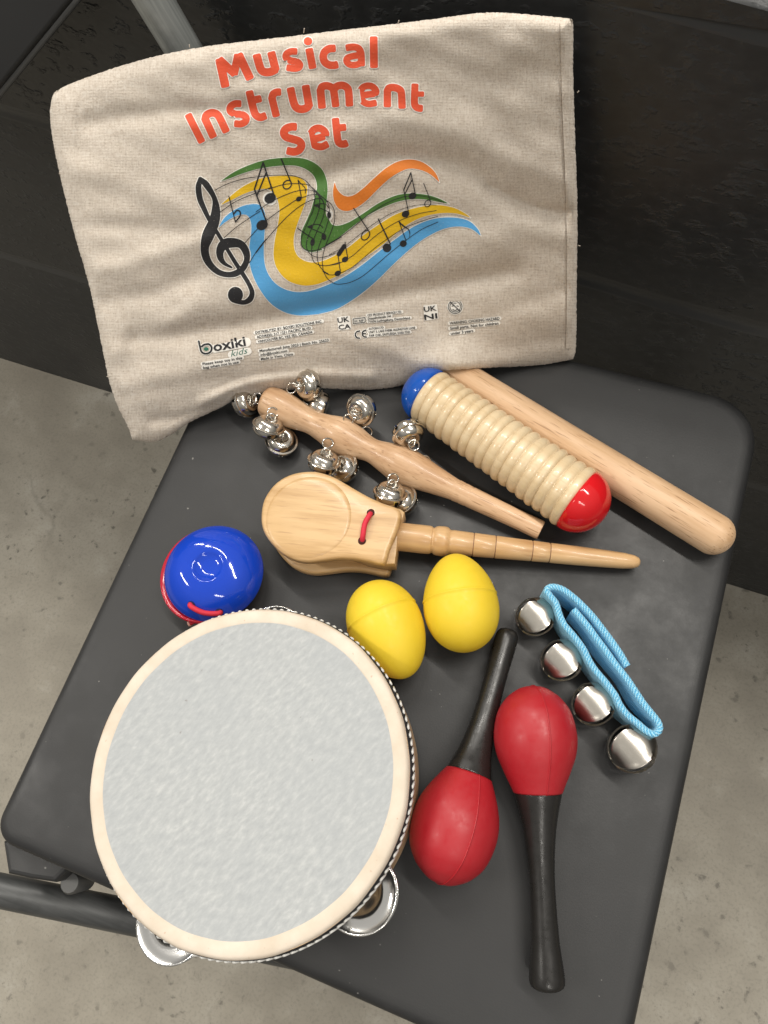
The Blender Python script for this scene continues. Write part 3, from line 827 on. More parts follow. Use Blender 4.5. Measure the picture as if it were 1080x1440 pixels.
# small print
def text_lines(name, lines, material, lift, bold=0.0, shear=0.0):
    V, Fc_, base = [], [], 0
    for txt, p0, p1_, cap in lines:
        cu = bpy.data.curves.new('t', 'FONT'); cu.body = txt; cu.size = 1; cu.offset = bold; cu.shear = shear; cu.resolution_u = 2
        ob = bpy.data.objects.new('t', cu); COL.objects.link(ob)
        bpy.context.view_layer.update()
        me = bpy.data.meshes.new_from_object(ob.evaluated_get(bpy.context.evaluated_depsgraph_get()))
        co_ = np.zeros(len(me.vertices)*3); me.vertices.foreach_get('co', co_); co_ = co_.reshape(-1, 3)
        w = max(co_[:, 0].max(), 1e-6)-co_[:, 0].min(); x0 = co_[:, 0].min()
        L = math.hypot(p1_[0]-p0[0], p1_[1]-p0[1]); d = ((p1_[0]-p0[0])/L, (p1_[1]-p0[1])/L)
        sx = L/w; sy = cap/.72
        px = p0[0]+d[0]*(co_[:, 0]-x0)*sx+d[1]*co_[:, 1]*sy
        py = p0[1]+d[1]*(co_[:, 0]-x0)*sx-d[0]*co_[:, 1]*sy
        V.append(np.stack([px, py], 1)); Fc_ += [tuple(base+i for i in p.vertices) for p in me.polygons]; base += len(co_)
        bpy.data.objects.remove(ob); bpy.data.curves.remove(cu); bpy.data.meshes.remove(me)
    P = np.concatenate(V)
    np_mesh(name, bag_pt(P[:, 0], P[:, 1], lift), Fc_, material, bag, P, smooth=False)
c7, c9, c4, c5 = T(5.143, 265, 455), T(9, 355, 445), T(8.308, 465, 415), T(8.308, 585, 415)
def L2(tf, txt, a, b, cap, sc):
    p, q = tf([a, b]); return (txt, p, q, cap/sc)
small = [
    L2(c7, 'Please keep toy in this', (103, 302), (390, 257), 20, 5.143), L2(c7, 'bag when not in use', (108, 330), (365, 287), 20, 5.143),
    L2(c9, 'DISTRIBUTED BY: BOXIKI SOLUTIONS INC.', (38, 222), (885, 78), 34, 9), L2(c9, 'ADDRESS: 317 1231 PACIFIC BLVD', (55, 277), (740, 160), 34, 9),
    L2(c9, 'VANCOUVER BC, V6Z 0E2, CANADA', (70, 335), (762, 212), 34, 9), L2(c9, 'Manufactured: June 2023 | Batch No. 25623', (92, 452), (965, 315), 34, 9),
    L2(c9, 'info@boxiki.com', (105, 502), (440, 450), 34, 9), L2(c9, 'Made in Yiwu, China', (110, 556), (515, 490), 34, 9),
    L2(c4, 'CET PRODUCT SERVICE LTD.', (432, 250), (832, 208), 28, 8.308), L2(c4, 'Doppelhofstra\u00dfe 144', (436, 288), (705, 258), 28, 8.308),
    L2(c4, '71636 Ludwigsburg, Deutschland', (440, 324), (928, 278), 28, 8.308), L2(c4, 'AUTORN LTD', (445, 408), (620, 390), 26, 8.308),
    L2(c4, 'UNIT 3, LAKE FARM, ALLINGTON LANE', (447, 448), (990, 394), 28, 8.308), L2(c4, 'FAIR OAK, EASTLEIGH, SO50 7DD', (450, 488), (928, 444), 28, 8.308),
    L2(c5, 'WARNING: CHOKING HAZARD', (395, 346), (978, 288), 34, 8.308), L2(c5, 'Small parts. Not for children', (400, 406), (965, 344), 34, 8.308), L2(c5, 'under 3 years', (408, 466), (672, 430), 34, 8.308),
    L2(c4, 'EC REP', (280, 318), (388, 306), 24, 8.308),
]
for blk in (small[0:2], small[2:5], small[5:8], small[8:11], small[11:14], small[14:17], small[17:18]): text_lines('small_print', blk, 'black_ink', .00075, .02)
big = [L2(c4, 'UK', (84, 326), (222, 306), 60, 8.308), L2(c4, 'CA', (94, 404), (236, 388), 56, 8.308), L2(c5, 'UK', (95, 197), (242, 178), 60, 8.308), L2(c5, 'NI', (100, 290), (252, 270), 62, 8.308),
       L2(c7, 'oxiki', (184, 202), (418, 158), 72, 5.143)]
for blk in (big[0:2], big[2:4]): text_lines('mark_print', blk, 'black_ink', .00075, .022)
text_lines('logo_word', big[4:5], 'black_ink', .00075, .022)
text_lines('logo_word', [L2(c7, 'kids', (308, 240), (432, 214), 46, 5.143)], 'teal_ink', .0006, -.004, .35)
X, Y = grid(278, 424, 712, 522, .7)
WB = np.full(X.shape, 1e9)
for txt, p, q, cap in small[:-1]:
    up = (-(q[1]-p[1]), q[0]-p[0]); L = math.hypot(*up); n0 = (-up[0]/L*cap*.5, -up[1]/L*cap*.5)
    a = (p[0]+n0[0], p[1]+n0[1]); b = (q[0]+n0[0], q[1]+n0[1])
    mg = 8; x0, y0 = 278, 424
    sl = (slice(max(0, int((min(a[1], b[1])-mg-y0)/.7)), int((max(a[1], b[1])+mg-y0)/.7)+1), slice(max(0, int((min(a[0], b[0])-mg-x0)/.7)), int((max(a[0], b[0])+mg-x0)/.7)+1))
    WB[sl] = np.minimum(WB[sl], seg_field(X[sl], Y[sl], [a, b], cap*.5+.75))
MK = np.full(X.shape, 1e9); MKS = []
def keep():
    global MK
    MKS.append(MK); MK = np.full(X.shape, 1e9)
def mk(tf, sc, pts, hw, curve=True):
    global MK
    q = tf(pts); q = sp2(q) if curve and len(q) > 2 else q
    MK = np.minimum(MK, seg_field(X, Y, q, hw/sc))
mk(c7, 5.143, [(75, 128), (84, 170), (95, 205), (125, 218), (158, 205), (168, 175), (150, 150), (115, 152), (98, 165)], 7)
keep()
mk(c4, 8.308, [(338, 418), (300, 432), (288, 465), (305, 495), (338, 502)], 8)
mk(c4, 8.308, [(412, 410), (378, 425), (370, 455), (385, 482), (418, 490)], 8); mk(c4, 8.308, [(375, 452), (408, 448)], 7)
keep()
mk(c4, 8.308, [(262, 278), (402, 262), (404, 316), (266, 334), (262, 278)], 4, False)
keep()
cc = c5([(458, 135)])[0]
rr_ = np.hypot(X-cc[0], Y-cc[1])
MK = np.minimum(MK, np.abs(rr_-9.6)-.5); MK = np.minimum(MK, np.abs(rr_-7.4)-.45)
mk(c5, 8.308, [(405, 85), (512, 185)], 5)
mk(c5, 8.308, [(420, 130), (440, 122)], 5); mk(c5, 8.308, [(478, 125), (498, 132)], 5); mk(c5, 8.308, [(430, 165), (455, 180), (480, 168)], 5); mk(c5, 8.308, [(440, 100), (455, 92), (470, 98)], 4)
keep()
WB = np.minimum(WB, rr_-11.3)
MK = np.minimum.reduce(MKS)
for q_ in MKS: cut('mark_print', X, Y, q_, 'black_ink', .00075)
for tf, pts in ((c4, [(80, 262), (218, 248), (236, 392), (96, 406)]), (c5, [(92, 128), (240, 112), (256, 272), (102, 292)])):
    WB = np.minimum(WB, poly_field(X, Y, tf(pts))-.8)
WB = np.minimum(WB, poly_field(X, Y, c4([(262, 278), (402, 262), (404, 316), (266, 334)]))-.9)
WB = np.minimum(WB, np.minimum(MK-1.0, 1e9))
WB = np.minimum(WB, seg_field(X, Y, c7([(190, 182), (300, 162), (418, 135)]), [5.6, 5.8, 6.6]))
WB = np.minimum(WB, seg_field(X, Y, c7([(312, 225), (430, 200)]), 5.2))
cut('print_backing', X, Y, WB, 'white_ink', .00045)

GD = ell_field(X, Y, *c7([(128, 184)])[0], 3.3, 2.6)
cut('logo_dot', X, Y, GD, 'teal_ink', .0006)

# ------------------------------------------------------------------ rhythm stick
fr, p = lathe_px((616, 514), (1031, 768), .0125, .0125, [(0, 0), (1, 21), (4, 23.5), (60, 24), (200, 25), (400, 27)])
th = thing('rhythm_stick', 'plain beech wood stick with a rounded end, lying along the ribbed wood cylinder', 'stick', fr)
L = (on(1029, 767, .0125)-on(616, 514, .0125)).length
rE = .0122
bm = bmesh.new(); lathe(bm, [(0, 0), (0, rE*.8), (.0015, rE*.95), (.004, rE*.99), (.05, rE), (L*.5, rE), (L-rE*.95, rE*1.01)]+dome_prof(L-rE*.95, rE*1.01, rE*.95)[1:], 48)
obj('stick', bm, 'beech', th)

# ------------------------------------------------------------------ guiro
A_, B_ = (601, 556), (811, 702)
fr, pp = lathe_px(A_, B_, .0215, .0215, [(0, 40), (255.8, 49)])
th = thing('guiro', 'ribbed pale wood cylinder with one blue end and one red end', 'guiro', fr)
L = pp[-1][0]; r0 = pp[0][1]*1.0; r1 = pp[-1][1]*.98
prof = [(0, r0*.9)]
NR = 18
jit = [random.uniform(-.10, .10) if 0 < k < NR else 0 for k in range(NR+1)]
for k in range(NR):
    for j in range(13):
        a = j/12; x = L*(k+jit[k]+a*(1+jit[k+1]-jit[k]))/NR
        rr = (r0+(r1-r0)*x/L)
        prof.append((x, rr+jit[k]*.003-.0024*(1-math.sin(PI*(.025+.95*a))**.45)))
prof.append((L, r1*.9))
bm = bmesh.new(); lathe(bm, prof, 64); obj('ribbed_body', bm, 'guiro_wood', th)
bm = bmesh.new(); lathe(bm, [(.0008, r0*.85)]+dome_prof(-.0003, r0*.985, r0*.86, 14, -1), 64); obj('end_cap', bm, 'blue_cap', th, label='blue painted rounded end')
bm = bmesh.new(); lathe(bm, [(L-.0008, r1*.85)]+dome_prof(L+.0003, r1*.985, r1*.95, 14, 1), 64); obj('end_cap', bm, 'red_gloss', th, label='red painted rounded end')

# ------------------------------------------------------------------ bells
def bell_bm(prof, r, slot=.075, z_slot=-.40, n=48, thick=.05):
    """sleigh bell, loop side +Z, crossed slots on the -Z side"""
    b = bmesh.new()
    rings = []
    for rr, z in prof:
        if rr < 1e-6: rings.append([b.verts.new((0, 0, z))])
        else: rings.append([b.verts.new((rr*math.cos(2*PI*k/n), rr*math.sin(2*PI*k/n), z)) for k in range(n)])
    for A, Bq in zip(rings, rings[1:]):
        for k in range(n):
            k2 = (k+1) % n
            if len(A) == 1: b.faces.new((A[0], Bq[k], Bq[k2]))
            elif len(Bq) == 1: b.faces.new((A[k], Bq[0], A[k2]))
            else: b.faces.new((A[k], Bq[k], Bq[k2], A[k2]))
    for ax in (Vector((1, 0, 0)), Vector((0, 1, 0))):
        for s in (-1, 1):
            bmesh.ops.bisect_plane(b, geom=b.verts[:]+b.edges[:]+b.faces[:], plane_co=ax*s*slot, plane_no=ax, dist=1e-6)
    bmesh.ops.bisect_plane(b, geom=b.verts[:]+b.edges[:]+b.faces[:], plane_co=(0, 0, z_slot), plane_no=(0, 0, 1), dist=1e-6)
    kill = []
    for f in b.faces:
        c = f.calc_center_median()
        if c.z < z_slot and (abs(c.x) < slot or abs(c.y) < slot): kill.append(f)
        elif c.z < z_slot+.30:
            for s in ((1, 0), (-1, 0), (0, 1), (0, -1)):
                cc_ = Vector((s[0]*.93, s[1]*.93, z_slot+.02))
                if (c-cc_).length < .17: kill.append(f); break
    bmesh.ops.delete(b, geom=list(set(kill)), context='FACES')
    bmesh.ops.recalc_face_normals(b, faces=b.faces)
    bmesh.ops.solidify(b, geom=b.faces[:], thickness=thick)
    bmesh.ops.recalc_face_normals(b, faces=b.faces)
    b.transform(Matrix.Scale(r, 4))
    return b
SPROF = [(0, .40), (.2, .41), (.30, .47), (.40, .56), (.52, .61), (.66, .59), (.80, .48), (.91, .29), (.97, .075), (1.09, .06), (1.115, 0), (1.09, -.06), (.985, -.075), (1.0, -.2), (1.0, -.40), (.97, -.54), (.88, -.68), (.70, -.79), (.42, -.85), (0, -.86)]
SMALL = bpy.data.meshes.new('bell'); b_ = bell_bm([(q, z*.86) for q, z in SPROF], 1, .085, -.34); b_.to_mesh(SMALL); b_.free(); SMALL.materials.append(M['nickel']); SMALL.shade_smooth(); SMALL.set_sharp_from_angle(angle=math.radians(40))
LOOP = bpy.data.meshes.new('loop'); b_ = bmesh.new()
tube(b_, [(.30*math.cos(a), 0, .62+.30*math.sin(a)) for a in (2*PI*k/24 for k in range(24))], .07, 8, closed=True); b_.to_mesh(LOOP); b_.free(); LOOP.materials.append(M['steel']); LOOP.shade_smooth()
BP = [(0, 1.0), (.2, .985), (.42, .915), (.62, .80), (.78, .65), (.91, .44), (.985, .2), (1.0, 0), (.985, -.2), (.93, -.40), (.83, -.58), (.68, -.74), (.5, -.86), (.3, -.94), (.12, -.975), (0, -.98)]
BIG = bpy.data.meshes.new('bell'); b_ = bell_bm(BP, 1, .115, .38, 88, .06)
for v in b_.verts:             # four folded petals: flat in the middle, full at the slits
    u1, u2 = (v.co.x+v.co.y)/math.sqrt(2), (v.co.x-v.co.y)/math.sqrt(2); rr = math.hypot(u1, u2)
    if rr > 1e-5:
        k = rr/((abs(u1)**5.5+abs(u2)**5.5)**(1/5.5)); wz = min(1, max(0, (.75-v.co.z)/.6))
        k = 1+(k-1)*wz; k *= .90+.05*math.exp(-((min(abs(v.co.x), abs(v.co.y))-.115)/.09)**2)*wz; v.co.x *= k; v.co.y *= k
b_.to_mesh(BIG); b_.free(); BIG.materials.append(M['satin_nickel']); BIG.shade_smooth(); BIG.set_sharp_from_angle(angle=math.radians(40))

def place(name, me, parent, pos, axis, r, spin=0.0, sub=None):
    """mesh copy with its local +Z along axis (world), as a child of parent"""
    z = axis.normalized(); ref = Vector((0, 0, 1)) if abs(z.z) < .9 else Vector((1, 0, 0))
    x = ref.cross(z).normalized(); y = z.cross(x)
    mw = Matrix.Translation(pos) @ Matrix((x, y, z)).transposed().to_4x4() @ Matrix.Rotation(spin, 4, 'Z') @ Matrix.Scale(r, 4)
    o = bpy.data.objects.new(name, me); COL.objects.link(o); o.parent = parent
    o.matrix_local = FR[parent.name].inverted() @ mw
    if sub:
        s = bpy.data.objects.new(sub[0], sub[1]); COL.objects.link(s); s.parent = o
    return o

# ------------------------------------------------------------------ jingle stick
A_, B_ = (371, 562), (761, 746)
kp = [(0, 0), (.5, 14), (3, 20), (9, 23), (28, 24.2), (48, 21.5), (72, 17.2), (92, 20), (117, 26.3), (140, 23.5), (166, 17.2), (188, 21.5), (212, 26.8), (236, 25), (265, 20), (292, 16), (296, 15.7)]
kp2 = [(298, 15.3), (300, 15.8), (306, 15.4), (308, 14.9), (310, 15.4), (318, 15.1), (320, 14.6), (322, 15), (360, 14.2), (400, 13.6), (428, 14), (431, 13.2), (431.2, 0)]
fr, pr = lathe_px(A_, B_, .0135, .0085, smooth_prof(kp[2:], 5)+kp2)
fr, cap = lathe_px(A_, B_, .0135, .0085, kp[:2])
th = thing('jingle_stick', 'turned wooden stick studded with small silver bells, lying at the bottom of the bag', 'jingle stick', fr)
bm = bmesh.new(); lathe(bm, cap+pr, 48); o = obj('handle', bm, 'jingle_wood', th); sharpen(o, 45)
def toward(c, dx, dy, a):      # direction from its heading in the picture and its tilt up out of it (degrees)
    a = math.radians(a); L = math.hypot(dx, dy); v = ray(*c).normalized()
    lat = (RIGHT*(dx/L)-UP*(dy/L)); lat = (lat-v*lat.dot(v)).normalized()
    return lat*math.cos(a)-v*math.sin(a)
BR_ = .0098
bells = [((347, 565), .0115, (1, -.3, 42), .3), ((431, 541), .024, (-1, .12, 32), .75), ((445, 570), .0098, (-.8, -.3, 5), .6),
         ((378, 599), .020, (.3, -1, 26), .75), ((396, 620), .0098, (.2, -1, 58), .4), ((507, 577), .021, (-.8, .35, 50), .3),
         ((456, 648), .020, (.2, -1, 28), .75), ((482, 657), .0098, (-.6, -.5, 42), .2), ((575, 611), .022, (.4, 1, 34), .75),
         ((549, 693), .020, (.18, -1, 26), .75), ((564, 703), .0098, (-.5, -.6, 45), .5)]
for c, h, d_, sp_ in bells:
    place('bell', SMALL, th, on(*c, h), toward(c, *d_), BR_, sp_, ('loop', LOOP))
# eyelet staples driven into the wood
for c, h, rot in (((410, 546), .022, .3), ((384, 580), .023, 1.2), ((461, 623), .023, 1.3), ((553, 673), .023, 1.2), ((490, 590), .022, .4), ((582, 626), .022, .7), ((516, 607), .012, .9), ((598, 648), .012, .9), ((362, 560), .014, .5)):
    bm = bmesh.new(); P = on(*c, h); v = (EYE-P).normalized()
    x = Vector((math.cos(rot), math.sin(rot), 0)); y = (Vector((-math.sin(rot), math.cos(rot), 0))+v*.8).normalized()
    tube(bm, [P+x*.0032*math.cos(a)+y*.0036*math.sin(a) for a in (2*PI*k/20 for k in range(20))], .00055, 8, closed=True)
    obj('eyelet', bm, 'steel', th, world=True)

# ------------------------------------------------------------------ clapper (handle castanet)
ct = T(3.6, 350, 640)
outline = ct([(58, 320), (66, 240), (95, 180), (140, 130), (200, 95), (270, 78), (335, 77), (390, 90), (440, 110), (500, 145), (560, 180), (620, 212), (690, 242), (745, 260), (768, 285), (765, 330), (740, 400), (710, 470), (690, 535), (660, 545), (600, 532), (530, 520), (460, 518), (390, 525), (330, 533), (280, 535), (220, 522), (160, 490), (105, 435), (70, 380)])
outline = [v[:2] for v in crom([(x, y, 0) for x, y in outline], 3, closed=True)]
ZT = .0325
axA, axB = on(554, 754, .0150), on(900, 791, .0085)
fr = frame(axA, axB)
th = thing('clapper', 'wooden hand clapper with round paddle shells and a slim turned handle, between bells and eggs', 'clapper', fr)
out_w = [on(x, y, ZT).xy for x, y in outline]
ccx = Vector(on(437, 726, ZT).xy)
def scaled(s): return [ccx+(Vector(q)-ccx)*s for q in out_w]
bm = bmesh.new(); prism(bm, out_w[::-1], ST+.0235, ST+ZT-.0008, .0024, 4)
cd = Vector((on(433.5, 726, ZT).x, on(433.5, 726, ZT).y, 0)); rd = (on(433, 659, ZT)-on(433, 792, ZT)).length*.475
bm2 = bmesh.new(); lathe(bm2, [(-.004, 0), (-.004, rd-.0022), (-.0003, rd-.0022), (.0006, rd-.0030), (.0010, rd-.005), (.0011, rd*.5), (.0011, 0)], 72)
bm2.transform(Matrix.Translation((cd.x, cd.y, ST+ZT-.0012)) @ Matrix.Rotation(-PI/2, 4, 'Y'))
me_ = bpy.data.meshes.new('tmp'); bm2.to_mesh(me_); bm2.free(); bm.from_mesh(me_); bpy.data.meshes.remove(me_)
sh = obj('shell', bm, 'maple', th, world=True); sharpen(sh, 40)
bm = bmesh.new(); prism(bm, [ccx+(Vector(q)-ccx)*.995+Vector((.0008, -.0008)) for q in out_w][::-1], ST+.0005, ST+.0085, .0022, 4)
o = obj('shell', bm, 'maple', th, world=True); sharpen(o, 40)
# middle paddle, cut square at the handle
mid = [on(x, y, .019).xy for x, y in ct([(170, 320), (210, 220), (300, 160), (420, 170), (560, 210), (690, 260), (770, 285), (790, 300), (785, 320), (760, 400), (752, 480), (742, 560), (690, 562), (600, 545), (480, 500), (330, 490), (220, 430)])]
bm = bmesh.new(); prism(bm, mid[::-1], ST+.0087, ST+.0233, .0008, 2)
o = obj('paddle', bm, 'maple', th, world=True); sharpen(o, 40)
hp = [(-4, 19), (0, 19.5), (3, 20), (40, 20.2), (50, 20), (53, 19.2), (54, 18), (56, 18), (58, 19.8), (62, 21), (70, 21.4), (75, 20.6), (78, 18), (80, 17.2), (84, 17.6)]
for g in (112, 143, 195, 220):
    rr = 17.6-(g-84)*.026
    hp += [(g-1.6, rr), (g-.5, rr-.7), (g+.5, rr-.7), (g+1.6, rr)]
hp += [(260, 13.6), (300, 12.3), (325, 11.2), (338, 9.6), (345, 7), (347.5, 4), (348.3, 0)]
f2, pr = lathe_px((554, 754), (900, 791), .0150, .0085, hp)
bm = bmesh.new(); lathe(bm, [(pr[0][0], 0)]+pr, 40)
hd_ = obj('handle', bm, 'maple_handle', th); sharpen(hd_, 35)
for g in (112, 143, 195, 220):
    rr = 17.6-(g-84)*.026
    f2, q = lathe_px((554, 754), (900, 791), .0150, .0085, [(g-.7, rr-.55), (g+.7, rr-.55)])
    bm = bmesh.new(); lathe(bm, q, 40); o = obj('burnt_ring', bm, 'groove', hd_)
# elastic cord with its two drilled holes
h1, h2 = on(*ct([(616, 290)])[0], ZT), on(*ct([(572, 432)])[0], ZT)
for hpt in (h1, h2):
    bm = bmesh.new(); tube(bm, [hpt+Vector((0, 0, -.0022)), hpt+Vector((0, 0, -.0004))], .0024, 16)
    obj('cord_hole', bm, 'hole', sh, world=True)
bm = bmesh.new(); mid_ = (h1+h2)/2+Vector((-.0008, .0004, .0022))
tube(bm, crom([h1+Vector((0, 0, -.002)), h1*.85+h2*.15+Vector((0, 0, .0014)), mid_, h1*.15+h2*.85+Vector((0, 0, .0014)), h2+Vector((0, 0, -.002))], 6), .0016, 12)
obj('elastic_cord', bm, 'cord_red', th, world=True)

# ------------------------------------------------------------------ finger castanet
C0 = on(304, 806, .0155)
Rc = .0295
th = thing('finger_castanet', 'glossy blue finger castanet with a red lower half and red elastic, at the tambourine\'s edge', 'castanet', Matrix.Translation((C0.x, C0.y, ST)))
prof = [(0, -.0030), (.002, -.0029), (.0045, -.0023), (.0068, -.0012), (.0082, -.0003), (.0088, .0001), (.0094, .0003), (.0102, .0002), (.012, -.0001), (.015, -.0010), (.020, -.0036), (.024, -.0073), (.0272, -.0118), (.0288, -.0152), (.0294, -.0172), (.0290, -.0186), (.0275, -.0190), (.020, -.0150), (0, -.0120)]
prof = [(max(v.x, 0), v.y) for v in crom([(0, -.0028, 0), (.004, -.0025, 0), (.0068, -.0014, 0), (.0086, -.0002, 0), (.0100, .0001, 0), (.0125, -.0003, 0), (.016, -.0014, 0), (.020, -.0036, 0), (.024, -.0073, 0), (.0272, -.0118, 0), (.0288, -.0152, 0), (.0294, -.0172, 0), (.0290, -.0186, 0), (.0275, -.0190, 0), (.020, -.0150, 0), (.010, -.0125, 0), (0, -.0120, 0)], 5)]
prof = [(r*1.035, z*.84) for r, z in prof]
prof[0] = (0, prof[0][1]); prof[-1] = (0, prof[-1][1])
def dome(flip):
    b = bmesh.new(); lathe(b, [(-z, r) for r, z in prof] if not flip else [(z, r) for r, z in prof], 72)
    b.transform(Matrix.Rotation(PI/2, 4, 'Y')); return b
view_up = (on(300, 740, .017)-on(300, 870, .017)).normalized(); view_rt = (on(370, 806, .017)-on(232, 806, .017)).normalized()
tilt = Matrix.Rotation(math.radians(5), 4, view_rt)
bm = dome(False); bm.transform(Matrix.Translation((C0.x, C0.y, ST+.0315)) @ Matrix.Rotation(math.radians(4), 4, view_up))
bl = obj('shell', bm, 'blue_gloss', th, world=True, label='blue upper half'); sharpen(bl, 60)
bm = dome(True); off = -view_rt*.0046-view_up*.0010
bm.transform(Matrix.Translation((C0.x+off.x, C0.y+off.y, ST+.0012)) @ Matrix.Rotation(math.radians(-3), 4, view_up))
o = obj('shell', bm, 'red_shell', th, world=True, label='red lower half'); sharpen(o, 60)
cb = T(5.4, 200, 720)
from mathutils.bvhtree import BVHTree
def hit(o, px, py):            # point of a part's own surface seen along a sight line
    inv = FR[o.name].inverted(); bvh = BVHTree.FromPolygons([v.co for v in o.data.vertices], [p.vertices for p in o.data.polygons])
    p_, n_, *_ = bvh.ray_cast(inv @ EYE, (inv.to_3x3() @ ray(px, py)).normalized())
    return FR[o.name] @ p_, (FR[o.name].to_3x3() @ n_).normalized()
(k1, n1_), (k2, n2_) = hit(bl, *cb([(374, 706)])[0]), hit(bl, *cb([(584, 760)])[0])
for hpt, nrm in ((k1, n1_), (k2, n2_)):
    if nrm.z < 0: nrm.negate()
    bm = bmesh.new(); tube(bm, [hpt-nrm*.003, hpt+nrm*.0002], .0025, 16); obj('cord_hole', bm, 'hole_blue', bl, world=True)
(km, nm), = (hit(bl, *cb([(470, 752)])[0]),)
if nm.z < 0: nm.negate()
bm = bmesh.new(); tube(bm, crom([k1-n1_*.003, k1+n1_*.0012, km+nm*.0016, k2+n2_*.0012, k2-n2_*.003], 7), .0016, 12)
obj('elastic_cord', bm, 'cord_red', th, world=True)
e1, e2 = on(286, 868, .012), on(268, 876, .010)
bm = bmesh.new(); tube(bm, [e1, (e1+e2)/2+Vector((0, 0, .001)), e2], .0016, 12); obj('elastic_cord', bm, 'cord_red', th, world=True)
bm = bmesh.new(); tube(bm, [e2, e2+(e2-e1).normalized()*.0014], [.0019, .0017], 12); obj('cord_end', bm, 'cord_tip', th, world=True)

# ------------------------------------------------------------------ tambourine
HT, TILT = .0535, math.radians(4.6)
tilt_ax = (on(500, 950, HT)-on(210, 1240, HT)).normalized()
TN = Matrix.Rotation(-TILT, 3, tilt_ax) @ Vector((0, 0, 1)); TC = on(356, 1100, HT)
TX = tilt_ax; TY = TN.cross(TX)
def on_drum(px, py):
    d = ray(px, py); q = EYE+d*((TC-EYE).dot(TN)/d.dot(TN))-TC; return q.dot(TX), q.dot(TY)
pts = [on_drum(*p_) for p_ in ((356, 862), (355, 1340), (126, 1100), (586, 1095), (192, 938), (525, 940), (190, 1270), (530, 1250), (460, 887), (250, 888), (440, 1322))]
AA = np.array([[x, y, 1] for x, y in pts]); bb = np.array([x**2+y**2 for x, y in pts]); sol = np.linalg.lstsq(AA, bb, rcond=None)[0]
cx_, cy_ = sol[0]/2, sol[1]/2; RT = 1.008*math.sqrt(sol[2]+cx_**2+cy_**2)
cx_ -= .0009; cy_ += .0006
TF = Matrix.Translation(TC+TX*cx_+TY*cy_-TN*.0225) @ Matrix((TX, TY, TN)).transposed().to_4x4()
th = thing('tambourine', 'tambourine with a pale grey skin, black and white braid and silver jingles', 'tambourine', TF)
def zlathe(prof, n=128):
    b = bmesh.new(); lathe(b, [(z, r) for r, z in prof], n)
    b.transform(Matrix.Rotation(-PI/2, 4, 'Y')); return b
RB = RT*.908
bm = zlathe([(0, .0213), (RB*.5, .0213), (RB*.9, .0217), (RB, .0221)]); obj('drumhead', bm, 'drum_skin', th)
bp_ = [(RB-.0006, .0218), (RB, .0222), (RB+.0006, .0224), (RT*.94, .0227), (RT*.975, .0226), (RT*.99, .0219), (RT*1.0, .0202), (RT*1.003, .017), (RT*1.003, .012)]
bm = zlathe(bp_, 160)
for v in bm.verts:
    a = math.atan2(v.co.y, v.co.x); rr = math.hypot(v.co.x, v.co.y)
    k = 1+(.0016*math.sin(a*5+1)+.0012*math.sin(a*11+.5)+.0012*math.sin(a*23))*(1 if rr > RT*.95 else .6)
    v.co.x *= k; v.co.y *= k
obj('skin_border', bm, 'drum_border', th)
# hoop with slots for the jingles
def img_ang(deg):              # direction in the picture -> direction on the disc
    a = math.radians(deg); x, y = on_drum(355+200*math.cos(a), 1100-200*math.sin(a)); return math.atan2(y-cy_, x-cx_)
JA = [img_ang(a) for a in (-124.5, -48.5, 20, 86, 160)]
bm = bmesh.new(); n = 240; ro, ri = RT*.998, RT*.998-.005
zz = [-.0225, -.0065, .0065, .0205]
V_ = {}
for k in range(n):
    a = 2*PI*k/n
    for zi, z in enumerate(zz):
        for s, rr in ((0, ro), (1, ri)): V_[k, zi, s] = bm.verts.new((rr*math.cos(a), rr*math.sin(a), z))
def in_slot(k):
    a = 2*PI*(k+.5)/n
    return any(abs((a-j+PI) % (2*PI)-PI) < .30 for j in JA)
for k in range(n):
    k2 = (k+1) % n
    for zi in range(3):
        if zi == 1 and in_slot(k): continue
        bm.faces.new((V_[k, zi, 0], V_[k2, zi, 0], V_[k2, zi+1, 0], V_[k, zi+1, 0])); bm.faces.new((V_[k, zi, 1], V_[k, zi+1, 1], V_[k2, zi+1, 1], V_[k2, zi, 1]))
    bm.faces.new((V_[k, 0, 1], V_[k2, 0, 1], V_[k2, 0, 0], V_[k, 0, 0])); bm.faces.new((V_[k, 3, 0], V_[k2, 3, 0], V_[k2, 3, 1], V_[k, 3, 1]))
    if in_slot(k):
        for zi in (1, 2): bm.faces.new((V_[k, zi, 0], V_[k2, zi, 0], V_[k2, zi, 1], V_[k, zi, 1]))
        for kk, inside in ((k, in_slot((k-1) % n)), (k2, in_slot(k2))):
            if not inside: bm.faces.new((V_[kk, 1, 0], V_[kk, 2, 0], V_[kk, 2, 1], V_[kk, 1, 1]))
bmesh.ops.recalc_face_normals(bm, faces=bm.faces)
hoop = obj('hoop', bm, 'hoop_wood', th); sharpen(hoop, 40)
# braid: black band with white stitches
bm = zlathe([(RT*1.000, .0188), (RT*1.003+.0004, .0180), (RT*1.003+.0010, .0140), (RT*1.003+.0009, .0078), (RT*1.000, .0068)], 160)
br = obj('braid', bm, 'braid_black', th)
bm = bmesh.new(); NB = 132
for k in range(NB):
    a = 2*PI*k/NB; rr = RT*1.003+.0010
    mt = Matrix.Rotation(a, 4, 'Z') @ Matrix.Translation((rr, 0, .0142)) @ Matrix.Rotation(.5, 4, 'X')
    box(bm, mt, .0012, .0021, .0060, .0005, 1)
o = obj('stitching', bm, 'braid_white', br)
